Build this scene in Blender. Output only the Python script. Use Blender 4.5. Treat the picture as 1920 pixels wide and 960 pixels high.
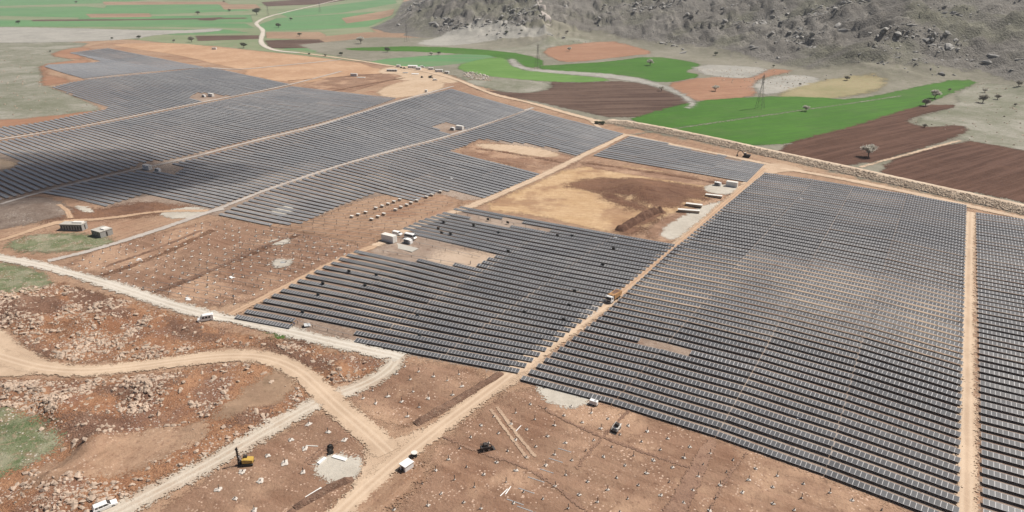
import bpy, bmesh, math, random
import numpy as np
from math import radians as R, sin, cos, pi
random.seed(7); RNG = np.random.default_rng(11)
for o in list(bpy.data.objects): bpy.data.objects.remove(o)
S = bpy.context.scene; COL = S.collection

# ------------------------------------------------------------------ camera, world, sun, exposure
FPX, YH, CAMH = 1300.0, -65.0, 115.0          # focal length in 1920-px units, horizon row, camera height (m)
TH = math.atan((480 - YH) / FPX)
cd = bpy.data.cameras.new('camera'); cam = bpy.data.objects.new('camera', cd); COL.objects.link(cam)
cam.location = (0, 0, CAMH); cam.rotation_euler = (pi/2 - TH, 0, 0)
cd.sensor_width = 36; cd.lens = 36 * FPX / 1920; cd.clip_start = 1; cd.clip_end = 20000
S.camera = cam
SUN_AZ, SUN_EL = 68.0, 54.0                   # azimuth clockwise from the view direction
w = bpy.data.worlds.new('World'); S.world = w; w.use_nodes = True
wn = w.node_tree; bg = wn.nodes['Background']
sk = wn.nodes.new('ShaderNodeTexSky'); sk.sky_type = 'NISHITA'; sk.sun_disc = False
sk.sun_elevation = R(SUN_EL); sk.sun_rotation = R(SUN_AZ); sk.dust_density = 4.0; sk.air_density = .8
wn.links.new(sk.outputs[0], bg.inputs[0]); bg.inputs[1].default_value = 0.05
sl = bpy.data.lights.new('sun', 'SUN'); sun = bpy.data.objects.new('sun', sl); COL.objects.link(sun)
sl.energy = 5.0; sl.angle = R(0.53); sl.color = (1.0, 0.945, 0.865)
sun.rotation_euler = (R(90 - SUN_EL), 0, R(180 - SUN_AZ))
sun.location = (200, 100, 300)
S.view_settings.view_transform = 'Standard'; S.view_settings.look = 'None'
S.view_settings.exposure = 0.22; S.view_settings.gamma = 1
S.render.engine = 'CYCLES'
S.cycles.max_bounces = 5; S.cycles.transparent_max_bounces = 24; S.cycles.volume_bounces = 0
S.cycles.diffuse_bounces = 2; S.cycles.glossy_bounces = 2
S.cycles.use_denoising = True
HAZE = 0.00007

# ------------------------------------------------------------------ numeric helpers
def hash2(ix, iy, seed):
    n = (ix.astype(np.int64) * 374761393 + iy.astype(np.int64) * 668265263 + seed * 1442695041) & 0x7fffffff
    n = ((n ^ (n >> 13)) * 1274126177) & 0x7fffffff
    return ((n ^ (n >> 16)) & 0xffff) / 65535.0
def vnoise(x, y, seed=0):
    ix, iy = np.floor(x), np.floor(y); fx, fy = x - ix, y - iy
    fx = fx*fx*(3-2*fx); fy = fy*fy*(3-2*fy)
    a = hash2(ix, iy, seed); b = hash2(ix+1, iy, seed); c = hash2(ix, iy+1, seed); d = hash2(ix+1, iy+1, seed)
    return (a*(1-fx)+b*fx)*(1-fy) + (c*(1-fx)+d*fx)*fy
def fbm(x, y, seed=0, octv=4):
    s = 0; a = .5; t = 0
    for k in range(octv):
        s = s + a*vnoise(x*2**k, y*2**k, seed+k); t += a; a *= .5
    return s/t
def seg_dist(x, y, P, closed):
    P = np.asarray(P, float); Q = np.roll(P, -1, 0) if closed else P[1:]; A = P if closed else P[:-1]
    d = np.full(x.shape, 1e18)
    for a, b in zip(A, Q):
        e = b - a; L = max(e @ e, 1e-9)
        t = np.clip(((x-a[0])*e[0] + (y-a[1])*e[1]) / L, 0, 1)
        d = np.minimum(d, (x-a[0]-t*e[0])**2 + (y-a[1]-t*e[1])**2)
    return np.sqrt(d)
def inside(x, y, P):
    P = np.asarray(P, float); c = np.zeros(x.shape, bool); j = len(P)-1
    for i in range(len(P)):
        xi, yi = P[i]; xj, yj = P[j]
        if yi != yj:
            c ^= ((yi > y) != (yj > y)) & (x < (xj-xi)*(y-yi)/(yj-yi) + xi)
        j = i
    return c
def poly_sd(x, y, P):
    d = seg_dist(x, y, P, True); return np.where(inside(x, y, P), d, -d)
def smooth(a, b, t):
    t = np.clip((t-a)/(b-a), 0, 1); return t*t*(3-2*t)
CT, ST = cos(TH), sin(TH)
def ray(px, py):
    u = (px-960)/FPX; v = (py-480)/FPX
    return np.array([u, CT - v*ST, -ST - v*CT])
def flat(px, py):
    d = ray(px, py); t = CAMH/-d[2]; return d[:2]*t
def chaikin(P, n=2, closed=False):
    P = np.asarray(P, float)
    for _ in range(n):
        A = P if closed else P[:-1]; B = np.roll(P, -1, 0) if closed else P[1:]
        Q = np.empty((2*len(A), P.shape[1])); Q[0::2] = .75*A+.25*B; Q[1::2] = .25*A+.75*B
        if not closed: Q = np.vstack([P[:1], Q, P[-1:]])
        P = Q
    return P

# ------------------------------------------------------------------ terrain height
BUMPS = [(-62, 272, 4.0, 34), (-106, 411, 2.2, 45), (-230, 440, -1.5, 60), (-440, 740, 3, 70)]
for (px, py, h, s) in [(1215, 362, 3.2, 11), (1285, 380, 2.2, 9), (1190, 352, 2.0, 9), (60, 395, 3.0, 14), (110, 408, 2.0, 9)]:
    p = flat(px, py); BUMPS.append((p[0], p[1], h, s))
Q1 = np.array([flat(*p) for p in [(-60,552),(110,532),(250,568),(370,606),(450,630),(560,648),(690,676),(722,686),(690,708),(612,722),(575,690),(505,652),(420,652),(300,674),(150,680),(60,664),(24,620),(-60,600)]])
Q2 = np.array([flat(*p) for p in [(-60,716),(150,714),(300,704),(420,684),(500,684),(556,712),(588,748),(500,792),(400,852),(280,908),(180,962),(-60,1000)]])
FOOT = np.array([flat(*p) for p in [(2700,330),(2300,262),(2050,222),(1920,205),(1830,160),(1680,160),(1520,148),(1440,128),(1330,112),(1240,96),(1140,82),(1040,96),(930,86),(820,74),(745,66),(694,52),(704,30),(738,8)]] +
                [np.array([-300., 3600.]), np.array([300., 5200.]), np.array([5000., 5200.]), np.array([5000., 300.])])
RIDGE = flat(1015, 92)
def H(x, y):
    x = np.asarray(x, float); y = np.asarray(y, float)
    z = np.zeros(np.broadcast(x, y).shape)
    for (bx, by, h, s) in BUMPS:
        z = z + h*np.exp(-((x-bx)**2+(y-by)**2)/(2*s*s))
    z = z + 0.5*(fbm(x*.02, y*.02, 3, 2)-.5)
    m = (x > -420) & (y > 380) | (x > 250)
    if np.any(m):
        xs, ys = x[m], y[m]
        d = np.maximum(poly_sd(xs, ys, FOOT), 0)
        hh = .40*(np.sqrt(d*d+70**2)-70)
        # spurs and gullies
        g = fbm(xs*.006+3, ys*.006, 21, 3)-.5
        rk = 1-np.abs(2*fbm(xs*.021+.004*ys, ys*.028, 33, 3)-1)
        st = fbm(xs*.05, ys*.075, 55, 3)
        hh = hh*(1+.75*g) + smooth(10, 120, d)*(11*(rk-.7) + 7.0*smooth(.5, .60, st))
        hh = np.maximum(hh, 0)*(d > 0); z[m] += 165*np.tanh(hh/165)
    m = (x < 40) & (y < 300)
    if np.any(m):
        xs, ys = x[m], y[m]
        q = np.maximum(poly_sd(xs, ys, Q1), poly_sd(xs, ys, Q2)); k = smooth(0, 7, q)
        f1 = fbm(xs*.075, ys*.075, 71, 3); f2 = vnoise(xs*.33, ys*.33, 81)
        z[m] += k*(4.2*np.maximum(f1-.42, 0)*2 + .9*(f2-.5)*smooth(.35, .55, f1))
    return z
def h1(x, y): return float(H(np.array([x]), np.array([y]))[0])
def P3(px, py):
    """ground point seen at pixel (px, py) of the 1920 x 960 photograph"""
    d = ray(px, py); d = d/np.linalg.norm(d[:2])
    t = np.geomspace(70, 5500, 900); x, y = d[0]*t, d[1]*t; z = CAMH + d[2]*t
    g = z - H(x, y); i = np.argmax(g < 0)
    if g[i] >= 0: i = len(t)-1
    a, b = t[max(i-1, 0)], t[i]
    tt = np.linspace(a, b, 60); gg = CAMH + d[2]*tt - H(d[0]*tt, d[1]*tt); j = np.argmax(gg < 0) if (gg < 0).any() else 59
    s = tt[j]; return np.array([d[0]*s, d[1]*s, h1(d[0]*s, d[1]*s)])
def PP(pts): return np.array([P3(*p)[:2] for p in pts])
def pxm(py): return (py-YH)*CT/CAMH           # pixels per metre across the view, on the ground at row py

# ------------------------------------------------------------------ materials
def newmat(name):
    m = bpy.data.materials.new(name); m.use_nodes = True; nt = m.node_tree
    return m, nt, nt.nodes['Principled BSDF'], nt.nodes['Material Output']
def N(nt, t, **k):
    n = nt.nodes.new(t)
    for a, v in k.items(): setattr(n, a, v)
    return n
def math_(nt, op, a, b=None, c=None):
    n = N(nt, 'ShaderNodeMath', operation=op)
    for i, v in enumerate((a, b, c)):
        if v is None: continue
        if isinstance(v, (int, float)): n.inputs[i].default_value = v
        else: nt.links.new(v, n.inputs[i])
    return n.outputs[0]
def noise_(nt, vec, scale, detail=4, rough=.6):
    n = N(nt, 'ShaderNodeTexNoise'); n.inputs['Scale'].default_value = scale
    n.inputs['Detail'].default_value = detail; n.inputs['Roughness'].default_value = rough
    nt.links.new(vec, n.inputs['Vector']); return n.outputs['Fac']
def mixc(nt, f, a, b):
    n = N(nt, 'ShaderNodeMix', data_type='RGBA')
    if isinstance(f, (int, float)): n.inputs[0].default_value = f
    else: nt.links.new(f, n.inputs[0])
    for i, v in ((6, a), (7, b)):
        if isinstance(v, tuple): n.inputs[i].default_value = (*v, 1)
        else: nt.links.new(v, n.inputs[i])
    return n.outputs[2]
def ramp(nt, f, lo, hi):
    n = N(nt, 'ShaderNodeMapRange', interpolation_type='SMOOTHSTEP'); nt.links.new(f, n.inputs[0])
    n.inputs[1].default_value = lo; n.inputs[2].default_value = hi; return n.outputs[0]
def mapping(nt, vec, rot=0, sc=(1, 1, 1)):
    n = N(nt, 'ShaderNodeMapping'); n.inputs['Rotation'].default_value = (0, 0, rot); n.inputs['Scale'].default_value = sc
    # rotate first, then scale along the rotated axes
    n.vector_type = 'TEXTURE' if False else 'POINT'
    r = N(nt, 'ShaderNodeVectorRotate', rotation_type='Z_AXIS'); r.inputs['Angle'].default_value = rot
    nt.links.new(vec, r.inputs['Vector']); n.inputs['Rotation'].default_value = (0, 0, 0)
    nt.links.new(r.outputs[0], n.inputs['Vector']); return n.outputs[0]
def ground(name, c1, c2, c3=None, big=.02, fine=1.0, stones=None, stone_amt=.5, streak=None, streak_amt=.5, soft=1.2, edge=False,
           bump=.4, bdist=.5, rut=None, patch2=None, patch=None, patch_amt=.5, patch_sc=.03, esc=.35):
    """soil, gravel, crop or grass: clumped tone variation, stones, tillage streaks; a ragged soft edge from the stored distance"""
    m, nt, b, out = newmat(name); L = nt.links.new
    pos = N(nt, 'ShaderNodeNewGeometry').outputs['Position']
    n1 = noise_(nt, pos, big, 6, .65); n2 = noise_(nt, pos, fine*.25, 5, .7); n3 = noise_(nt, pos, fine*1.6, 3, .6)
    f = math_(nt, 'ADD', math_(nt, 'MULTIPLY', n1, .55), math_(nt, 'ADD', math_(nt, 'MULTIPLY', n2, .3), math_(nt, 'MULTIPLY', n3, .15)))
    c = mixc(nt, ramp(nt, f, .40, .60), c1, c2)
    if patch is not None:
        c = mixc(nt, math_(nt, 'MULTIPLY', ramp(nt, noise_(nt, pos, patch_sc, 5, .6), .48, .62), patch_amt), c, patch)
    if patch2 is not None:
        c = mixc(nt, math_(nt, 'MULTIPLY', ramp(nt, noise_(nt, pos, patch2[1], 6, .65), .50, .66), patch2[2]), c, patch2[0])
    if c3 is not None:
        c = mixc(nt, math_(nt, 'MULTIPLY', ramp(nt, noise_(nt, pos, fine*.6, 4, .7), .52, .68), .7), c, c3)
    if streak is not None:
        az, sx, col = streak
        v = mapping(nt, pos, -R(90-az), (sx[0], sx[1], 1))
        c = mixc(nt, math_(nt, 'MULTIPLY', ramp(nt, noise_(nt, v, 1.0, 3, .6), .42, .62), streak_amt), c, col)
    if rut is not None:
        md = N(nt, 'ShaderNodeAttribute', attribute_name='mid').outputs['Fac']
        w_ = math_(nt, 'ADD', math_(nt, 'ABSOLUTE', math_(nt, 'SUBTRACT', md, rut[0])), math_(nt, 'MULTIPLY', math_(nt, 'SUBTRACT', n2, .5), .9))
        band = math_(nt, 'SUBTRACT', 1.0, ramp(nt, w_, .12, .55))
        c = mixc(nt, math_(nt, 'MULTIPLY', band, rut[2]), c, rut[1])
        c = mixc(nt, math_(nt, 'MULTIPLY', math_(nt, 'SUBTRACT', 1.0, ramp(nt, md, .1, .5)), rut[2]*.6), c, rut[3])
    if stones is not None:
        vo = N(nt, 'ShaderNodeTexVoronoi', feature='F1'); vo.inputs['Scale'].default_value = 1.1; L(pos, vo.inputs['Vector'])
        s = math_(nt, 'MULTIPLY', math_(nt, 'LESS_THAN', vo.outputs['Distance'], .27), ramp(nt, noise_(nt, pos, .12, 4, .7), .46, .60))
        c = mixc(nt, math_(nt, 'MULTIPLY', s, stone_amt), c, stones)
    L(c, b.inputs['Base Color']); b.inputs['Roughness'].default_value = .95
    b.inputs['Specular IOR Level'].default_value = .15
    if bump:
        bp = N(nt, 'ShaderNodeBump'); bp.inputs['Strength'].default_value = bump; bp.inputs['Distance'].default_value = bdist
        L(math_(nt, 'ADD', math_(nt, 'MULTIPLY', n2, 1.5), n3), bp.inputs['Height']); L(bp.outputs[0], b.inputs['Normal'])
    if edge:
        at = N(nt, 'ShaderNodeAttribute', attribute_name='sd')
        e = math_(nt, 'ADD', at.outputs['Fac'], math_(nt, 'MULTIPLY', math_(nt, 'SUBTRACT', noise_(nt, pos, esc, 4, .6), .5), soft*2.6))
        e = math_(nt, 'ADD', e, math_(nt, 'MULTIPLY', math_(nt, 'SUBTRACT', noise_(nt, pos, 1.7, 2, .8), .5), soft*3.4))
        a = ramp(nt, e, -soft*.08, soft*.08)
        tr = N(nt, 'ShaderNodeBsdfTransparent'); mx = N(nt, 'ShaderNodeMixShader')
        L(a, mx.inputs[0]); L(tr.outputs[0], mx.inputs[1]); L(b.outputs[0], mx.inputs[2]); L(mx.outputs[0], out.inputs[0])
    return m
def plain(name, col, rough=.6, metal=0, var=.25, sc=.8, dirt=None):
    m, nt, b, out = newmat(name); L = nt.links.new
    tc = N(nt, 'ShaderNodeTexCoord').outputs['Object']
    n = noise_(nt, tc, sc, 5, .65)
    lo = tuple(c*(1-var) for c in col); hi = tuple(min(1, c*(1+var*.5)) for c in col)
    c = mixc(nt, n, lo, hi)
    if dirt: c = mixc(nt, math_(nt, 'MULTIPLY', ramp(nt, noise_(nt, tc, sc*2.3, 6, .7), .5, .7), .5), c, dirt)
    L(c, b.inputs['Base Color']); b.inputs['Roughness'].default_value = rough; b.inputs['Metallic'].default_value = metal
    return m
def panel_mat(name='solar_glass', lo=(.098, .102, .110), hi=(.158, .157, .156), dk=(.048, .050, .055), fc=(.42, .42, .43)):
    m, nt, b, out = newmat(name); L = nt.links.new
    uv = N(nt, 'ShaderNodeUVMap').outputs[0]; sp = N(nt, 'ShaderNodeSeparateXYZ'); L(uv, sp.inputs[0])
    fu = math_(nt, 'FRACT', sp.outputs[0]); fv = sp.outputs[1]
    du = math_(nt, 'ABSOLUTE', math_(nt, 'SUBTRACT', fu, .5)); dv = math_(nt, 'ABSOLUTE', math_(nt, 'SUBTRACT', fv, .5))
    fr = math_(nt, 'MAXIMUM', math_(nt, 'GREATER_THAN', du, .432), math_(nt, 'GREATER_THAN', dv, .476))
    pos = N(nt, 'ShaderNodeNewGeometry').outputs['Position']
    wn_ = N(nt, 'ShaderNodeTexWhiteNoise', noise_dimensions='3D')
    cb = N(nt, 'ShaderNodeCombineXYZ'); L(math_(nt, 'FLOOR', sp.outputs[0]), cb.inputs[0])
    inf = N(nt, 'ShaderNodeObjectInfo'); L(inf.outputs['Random'], cb.inputs[1]); L(math_(nt, 'FLOOR', math_(nt, 'DIVIDE', sp.outputs[0], 1000.)), cb.inputs[2])
    L(cb.outputs[0], wn_.inputs['Vector'])
    dust = ramp(nt, noise_(nt, pos, .011, 4, .6), .42, .62)
    c = mixc(nt, dust, lo, hi)
    c = mixc(nt, math_(nt, 'MULTIPLY', wn_.outputs['Value'], .5), c, dk)
    tw = N(nt, 'ShaderNodeTexWhiteNoise', noise_dimensions='2D'); cb2 = N(nt, 'ShaderNodeCombineXYZ'); L(inf.outputs['Random'], cb2.inputs[0]); L(math_(nt, 'FLOOR', math_(nt, 'DIVIDE', sp.outputs[0], 1000.)), cb2.inputs[1])
    L(cb2.outputs[0], tw.inputs['Vector']); c = mixc(nt, math_(nt, 'MULTIPLY', math_(nt, 'POWER', tw.outputs['Value'], 2.), .55), c, dk)
    c = mixc(nt, fr, c, fc)
    L(c, b.inputs['Base Color'])
    rg = mixc(nt, fr, (.26,)*3, (.5,)*3); L(rg, b.inputs['Roughness'])
    b.inputs['Specular IOR Level'].default_value = .55
    b.inputs['Sheen Weight'].default_value = .55; b.inputs['Sheen Roughness'].default_value = .4; b.inputs['Sheen Tint'].default_value = (.9, .88, .85, 1)
    return m
SOILR = (.225, .138, .098)
M = {}
M['base'] = ground('bare_earth', (.27, .17, .112), (.36, .25, .17), (.175, .10, .068), big=.013, stones=(.5, .42, .36), stone_amt=.6)
M['panel'] = panel_mat(); M['skysheen'] = panel_mat('sky_sheen_solar_glass', (.18, .18, .186), (.27, .265, .26), (.10, .105, .115), (.40, .40, .40))  # second glass, for far blocks: grazing sky reflection painted as a lighter base
M['steel'] = plain('galvanised_steel', (.42, .42, .42), .5, .35)
M['post'] = plain('weathered_steel', (.12, .11, .105), .6, .2)
M['white'] = plain('white_paint', (.78, .78, .77), .45, 0, .1, .5, (.62, .58, .52))
M['offwhite'] = plain('offwhite_sheet', (.66, .64, .6), .6, 0, .15)
M['grey'] = plain('grey_paint', (.36, .37, .38), .5)
M['dark'] = plain('dark_rubber', (.025, .025, .025), .7)
M['glass'] = plain('tinted_glass', (.03, .035, .04), .12)
M['concrete'] = plain('concrete', (.42, .40, .36), .9, 0, .3, 1.2)
M['concretedark'] = plain('weathered_block', (.30, .295, .28), .9, 0, .35, 1.5)
M['gravelw'] = plain('crushed_stone', (.54, .49, .44), .95, 0, .3, 2.)
M['orange'] = plain('orange_paint', (.40, .22, .09), .5, 0, .25, .8, (.45, .32, .2))
M['yellow'] = plain('yellow_paint', (.46, .30, .06), .5, 0, .2)
M['darkmetal'] = plain('dark_machine', (.05, .043, .04), .6, .2)
M['wood'] = plain('pallet_wood', (.40, .32, .24), .85)
M['bark'] = plain('bark', (.10, .08, .065), .9)
M['skin'] = plain('skin', (.38, .24, .17), .6); M['cloth1'] = plain('dark_clothes', (.05, .05, .06), .9); M['cloth2'] = plain('blue_overalls', (.06, .09, .16), .9)
M['rubble'] = plain('rubble_stone', (.46, .355, .275), .95, 0, .55, .12, (.22, .13, .085))
M['hillrock'] = plain('limestone_outcrop', (.33, .32, .30), .95, 0, .5, .08)
M['riprap'] = plain('riprap_stone', (.50, .405, .31), .95, 0, .5, .25)

# ------------------------------------------------------------------ object helpers
def link(o, parent=None):
    COL.objects.link(o)
    if parent is not None: o.parent = parent
    return o
def tag(o, label=None, cat=None, group=None, kind=None):
    if label: o['label'] = label
    if cat: o['category'] = cat
    if group: o['group'] = group
    if kind: o['kind'] = kind
    return o
def npmesh(name, V, F, mat, smooth_=False):
    me = bpy.data.meshes.new(name); V = np.asarray(V, np.float32); F = np.asarray(F, np.int32); k = F.shape[1]
    me.vertices.add(len(V)); me.vertices.foreach_set('co', V.ravel())
    me.loops.add(F.size); me.loops.foreach_set('vertex_index', F.ravel())
    me.polygons.add(len(F)); me.polygons.foreach_set('loop_start', np.arange(0, F.size, k, dtype=np.int32))
    me.polygons.foreach_set('loop_total', np.full(len(F), k, np.int32))
    me.polygons.foreach_set('use_smooth', np.full(len(F), smooth_, bool))
    me.update(calc_edges=True)
    if mat: me.materials.append(mat)
    return me
def npobj(name, V, F, mat, parent=None, smooth_=False): return link(bpy.data.objects.new(name, npmesh(name, V, F, mat, smooth_)), parent)
def empty(name, loc, rz=0, label=None, cat=None, group=None):
    o = bpy.data.objects.new(name, None); o.empty_display_size = .5; COL.objects.link(o)
    o.location = loc; o.rotation_euler = (0, 0, rz); return tag(o, label, cat, group)
class MB:
    def __init__(s): s.bm = bmesh.new()
    def box(s, c, d, rot=None, taper=None):
        r = bmesh.ops.create_cube(s.bm, size=1)['verts']
        for v in r:
            x, y, z = v.co
            if taper and z > 0: x *= taper[0]; y *= taper[1]
            v.co = (x*d[0], y*d[1], z*d[2])
        if rot: bmesh.ops.rotate(s.bm, verts=r, matrix=rot)
        bmesh.ops.translate(s.bm, verts=r, vec=c); return s
    def cyl(s, a, b, r1, r2=None, n=10):
        from mathutils import Vector
        a, b = Vector(a), Vector(b); d = b-a; r2 = r1 if r2 is None else r2
        g = bmesh.ops.create_cone(s.bm, cap_ends=True, segments=n, radius1=r1, radius2=r2, depth=d.length)['verts']
        bmesh.ops.rotate(s.bm, verts=g, matrix=d.to_track_quat('Z', 'Y').to_matrix())
        bmesh.ops.translate(s.bm, verts=g, vec=(a+b)/2); return s
    def prof(s, pts, w, y0=0, inset=0.0):
        """profile in XZ extruded across Y, upper points pulled in by inset"""
        n = len(pts); zt = max(p[1] for p in pts)
        A = [s.bm.verts.new((x, y0-w/2+(inset*(z/zt)**2), z)) for x, z in pts]; B = [s.bm.verts.new((x, y0+w/2-(inset*(z/zt)**2), z)) for x, z in pts]
        s.bm.faces.new(A); s.bm.faces.new(B[::-1])
        for i in range(n): s.bm.faces.new((A[i], B[i], B[(i+1) % n], A[(i+1) % n]))
        return s
    def build(s, name, mat, parent=None, bevel=0):
        bmesh.ops.recalc_face_normals(s.bm, faces=s.bm.faces)
        me = bpy.data.meshes.new(name); s.bm.to_mesh(me); s.bm.free(); me.materials.append(mat)
        o = link(bpy.data.objects.new(name, me), parent)
        if bevel:
            md = o.modifiers.new('bevel', 'BEVEL'); md.width = bevel; md.segments = 2; md.limit_method = 'ANGLE'
        return o
def kids(o): return [c for c in COL.objects if c.parent is o]
def copy_tree(o, parent=None):
    c = o.copy(); COL.objects.link(c)
    if parent is not None: c.parent = parent
    for ch in list(o.children): copy_tree(ch, c)
    return c
def place(o, px, py, az, dz=0):
    p = P3(px, py); o.location = (p[0], p[1], p[2]+dz); o.rotation_euler = (0, 0, R(90-az)); return o

# ------------------------------------------------------------------ the ground lattice
def axis(lo, hi, a, b, s, g):
    v = list(np.arange(a, b+1e-6, s)); st = s
    while v[-1] < hi: st = s + g*(v[-1]-b); v.append(v[-1]+st)
    L = [a]
    while L[-1] > lo: st = s + g*(a-L[-1]); L.append(L[-1]-st)
    return np.array(L[:0:-1]+v)
GX = axis(-2600, 3200, -300, 300, 2.0, .012); GY = axis(40, 5200, 100, 460, 2.0, .0095)
XX, YY = np.meshgrid(GX, GY); ZZ = H(XX, YY); NX, NY = len(GX), len(GY)
idx = np.arange(NX*NY).reshape(NY, NX)
QUADS = np.stack([idx[:-1, :-1], idx[:-1, 1:], idx[1:, 1:], idx[1:, :-1]], -1)
def structure(o): o['kind'] = 'structure'; return o
SEQ = [0]
structure(npobj('ground', np.stack([XX, YY, ZZ], -1).reshape(-1, 3), QUADS.reshape(-1, 4), M['base'], smooth_=True))
def sheet(name, sdfun, bbox, mat, layer, margin=4, kind='structure'):
    x0, y0, x1, y1 = bbox
    i0, i1 = max(np.searchsorted(GX, x0-margin)-1, 0), min(np.searchsorted(GX, x1+margin)+1, NX)
    j0, j1 = max(np.searchsorted(GY, y0-margin)-1, 0), min(np.searchsorted(GY, y1+margin)+1, NY)
    X, Y, Z = XX[j0:j1, i0:i1], YY[j0:j1, i0:i1], ZZ[j0:j1, i0:i1]
    sd = sdfun(X, Y); ok = sd > -margin
    q = ok[:-1, :-1] | ok[:-1, 1:] | ok[1:, 1:] | ok[1:, :-1]
    if not q.any(): return None
    n = X.shape[1]; base = np.arange(X.size).reshape(X.shape)
    F = np.stack([base[:-1, :-1], base[:-1, 1:], base[1:, 1:], base[1:, :-1]], -1)[q]
    u, inv = np.unique(F, return_inverse=True); SEQ[0] += 1
    V = np.stack([X.ravel()[u], Y.ravel()[u], Z.ravel()[u] + .03*layer + .0002*SEQ[0]], -1)
    o = npobj(name, V, inv.reshape(-1, 4), mat, smooth_=True)
    a = o.data.attributes.new('sd', 'FLOAT', 'POINT'); a.data.foreach_set('value', sd.ravel()[u].astype(np.float32))
    o['kind'] = kind; return o
def field(name, px, mat, layer, soft=2, rnd=1):
    P = PP(px)
    if rnd: P = chaikin(P, rnd, True)
    mn, mx = P.min(0), P.max(0)
    return sheet(name, lambda X, Y: poly_sd(X, Y, P), (mn[0], mn[1], mx[0], mx[1]), mat, layer, soft*3+1)
def road(name, px, width, mat, layer, soft=1.):
    """a track laid along a polyline: cross-sections follow the ground, stored distance to the edge and to the middle"""
    P = PP(px); out_ = lambda q: not (-5 < q[0] < 1925 and q[1] < 962)
    if out_(px[0]): e = P[0]-P[1]; P = np.vstack([P[0]+e/np.hypot(*e)*90, P])     # tracks run on beyond the picture
    if out_(px[-1]): e = P[-1]-P[-2]; P = np.vstack([P, P[-1]+e/np.hypot(*e)*90])
    P = chaikin(P, 2); d = np.r_[0, np.cumsum(np.hypot(*np.diff(P, axis=0).T))]; far_ = np.hypot(*P.mean(0)) > 650
    n = max(int(d[-1]/(4 if far_ else 1.3)), 4); t = np.linspace(0, d[-1], n); C = np.stack([np.interp(t, d, P[:, 0]), np.interp(t, d, P[:, 1])], -1)
    T = np.gradient(C, axis=0); T /= np.hypot(*T.T)[:, None]; NN = np.stack([-T[:, 1], T[:, 0]], -1)
    hw = width/2*(1+.28*(vnoise(t*.045, t*0+len(px), 17)-.5)); ext = soft*1.7; us = np.linspace(-1, 1, 11); SEQ[0] += 1; V = []; sd = []; mid = []
    for u in us:
        off_ = u*(hw+ext); p = C+NN*off_[:, None]; V.append(np.stack([p[:, 0], p[:, 1], H(p[:, 0], p[:, 1])+(.10 if far_ else .02)+.03*layer+.0002*SEQ[0]], -1))
        sd.append(hw-np.abs(off_)); mid.append(np.abs(off_+.5*(vnoise(t*.05, t*0, 5)-.5)))
    id_ = np.arange(11*n).reshape(11, n); F = np.stack([id_[:-1, :-1], id_[1:, :-1], id_[1:, 1:], id_[:-1, 1:]], -1).reshape(-1, 4)
    o = npobj(name, np.concatenate(V), F, mat, smooth_=True)
    for nm, v in (('sd', sd), ('mid', mid)):
        a = o.data.attributes.new(nm, 'FLOAT', 'POINT'); a.data.foreach_set('value', np.concatenate(v).astype(np.float32))
    o['kind'] = 'structure'; return o

# ------------------------------------------------------------------ setting: hills, fields, soils, roads
ROWAZ, CRAZ = 121.0, 31.7
hillm = ground('hill_grass', (0.142, 0.132, 0.117), (0.202, 0.190, 0.172), (0.099, 0.092, 0.082), big=.010, fine=.32, stones=None, soft=9, edge=True, bump=1., bdist=2.0,
               patch=(.145, .15, .09), patch_amt=.4, patch_sc=.009, esc=.03)
mn, mx = FOOT.min(0), FOOT.max(0)
sheet('hill', lambda X, Y: poly_sd(X, Y, FOOT), (mn[0], mn[1], 3200, 5200), hillm, 1, 22)
pasture = ground('pasture', (0.149, 0.153, 0.108), (0.225, 0.216, 0.176), (0.113, 0.131, 0.077), big=.02, fine=.5, stones=(.5, .48, .44), stone_amt=.5, soft=5, edge=True, patch=(.33, .31, .275), patch_amt=.5, patch_sc=.018)
greyrock = ground('stony_ground', (0.264, 0.256, 0.232), (0.344, 0.328, 0.296), (0.160, 0.160, 0.120), big=.02, fine=.4, stones=(.5, .49, .46), soft=8, edge=True, esc=.12)
crop = ground('green_crop', (.046, .125, .016), (.062, .158, .022), None, big=.012, fine=.5, soft=4, edge=True, esc=.12, bump=.1, patch2=((.082, .138, .04), .018, .55), streak=(64, (.02, .30), (.046, .108, .024)), streak_amt=.55)
crop2 = ground('light_green_crop', (.105, .20, .050), (.13, .235, .065), None, big=.02, fine=.4, soft=4, edge=True, esc=.12, bump=.1, streak=(78, (.02, .2), (.08, .17, .04)), streak_amt=.5)
crop3 = ground('bluish_crop', (.085, .20, .085), (.11, .235, .10), None, big=.006, fine=.2, soft=3, edge=True, bump=.1, streak=(90, (.004, .06), (.15, .20, .11)), streak_amt=.6)
plough = ground('ploughed_soil', (0.063, 0.031, 0.021), (0.089, 0.046, 0.031), (0.048, 0.024, 0.017), big=.015, fine=.6, soft=4, edge=True, esc=.12, bump=.6, patch2=((0.120, 0.063, 0.042), .02, .5), streak=(57, (.012, .28), (0.140, 0.078, 0.058)), streak_amt=.5)
plough2 = ground('ploughed_greyish_soil', (0.068, 0.040, 0.031), (0.102, 0.064, 0.048), (0.047, 0.029, 0.024), big=.012, fine=.5, soft=5, edge=True, esc=.12, bump=.5, streak=(84, (.008, .12), (.155, .105, .082)), streak_amt=.5)
redf = ground('red_field_soil', (.27, .145, .09), (.33, .19, .125), (.22, .16, .10), big=.01, fine=.4, soft=6, edge=True, esc=.12, bump=.3, streak=(70, (.008, .12), (.22, .115, .075)), streak_amt=.4)
brownf = ground('fallow_soil', (.235, .155, .105), (.31, .215, .145), (.17, .115, .075), big=.01, fine=.4, soft=3, edge=True, bump=.3)
olive = ground('dry_grass', (.215, .20, .105), (.29, .25, .15), (.26, .17, .11), big=.01, fine=.4, soft=9, edge=True, esc=.12)
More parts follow.
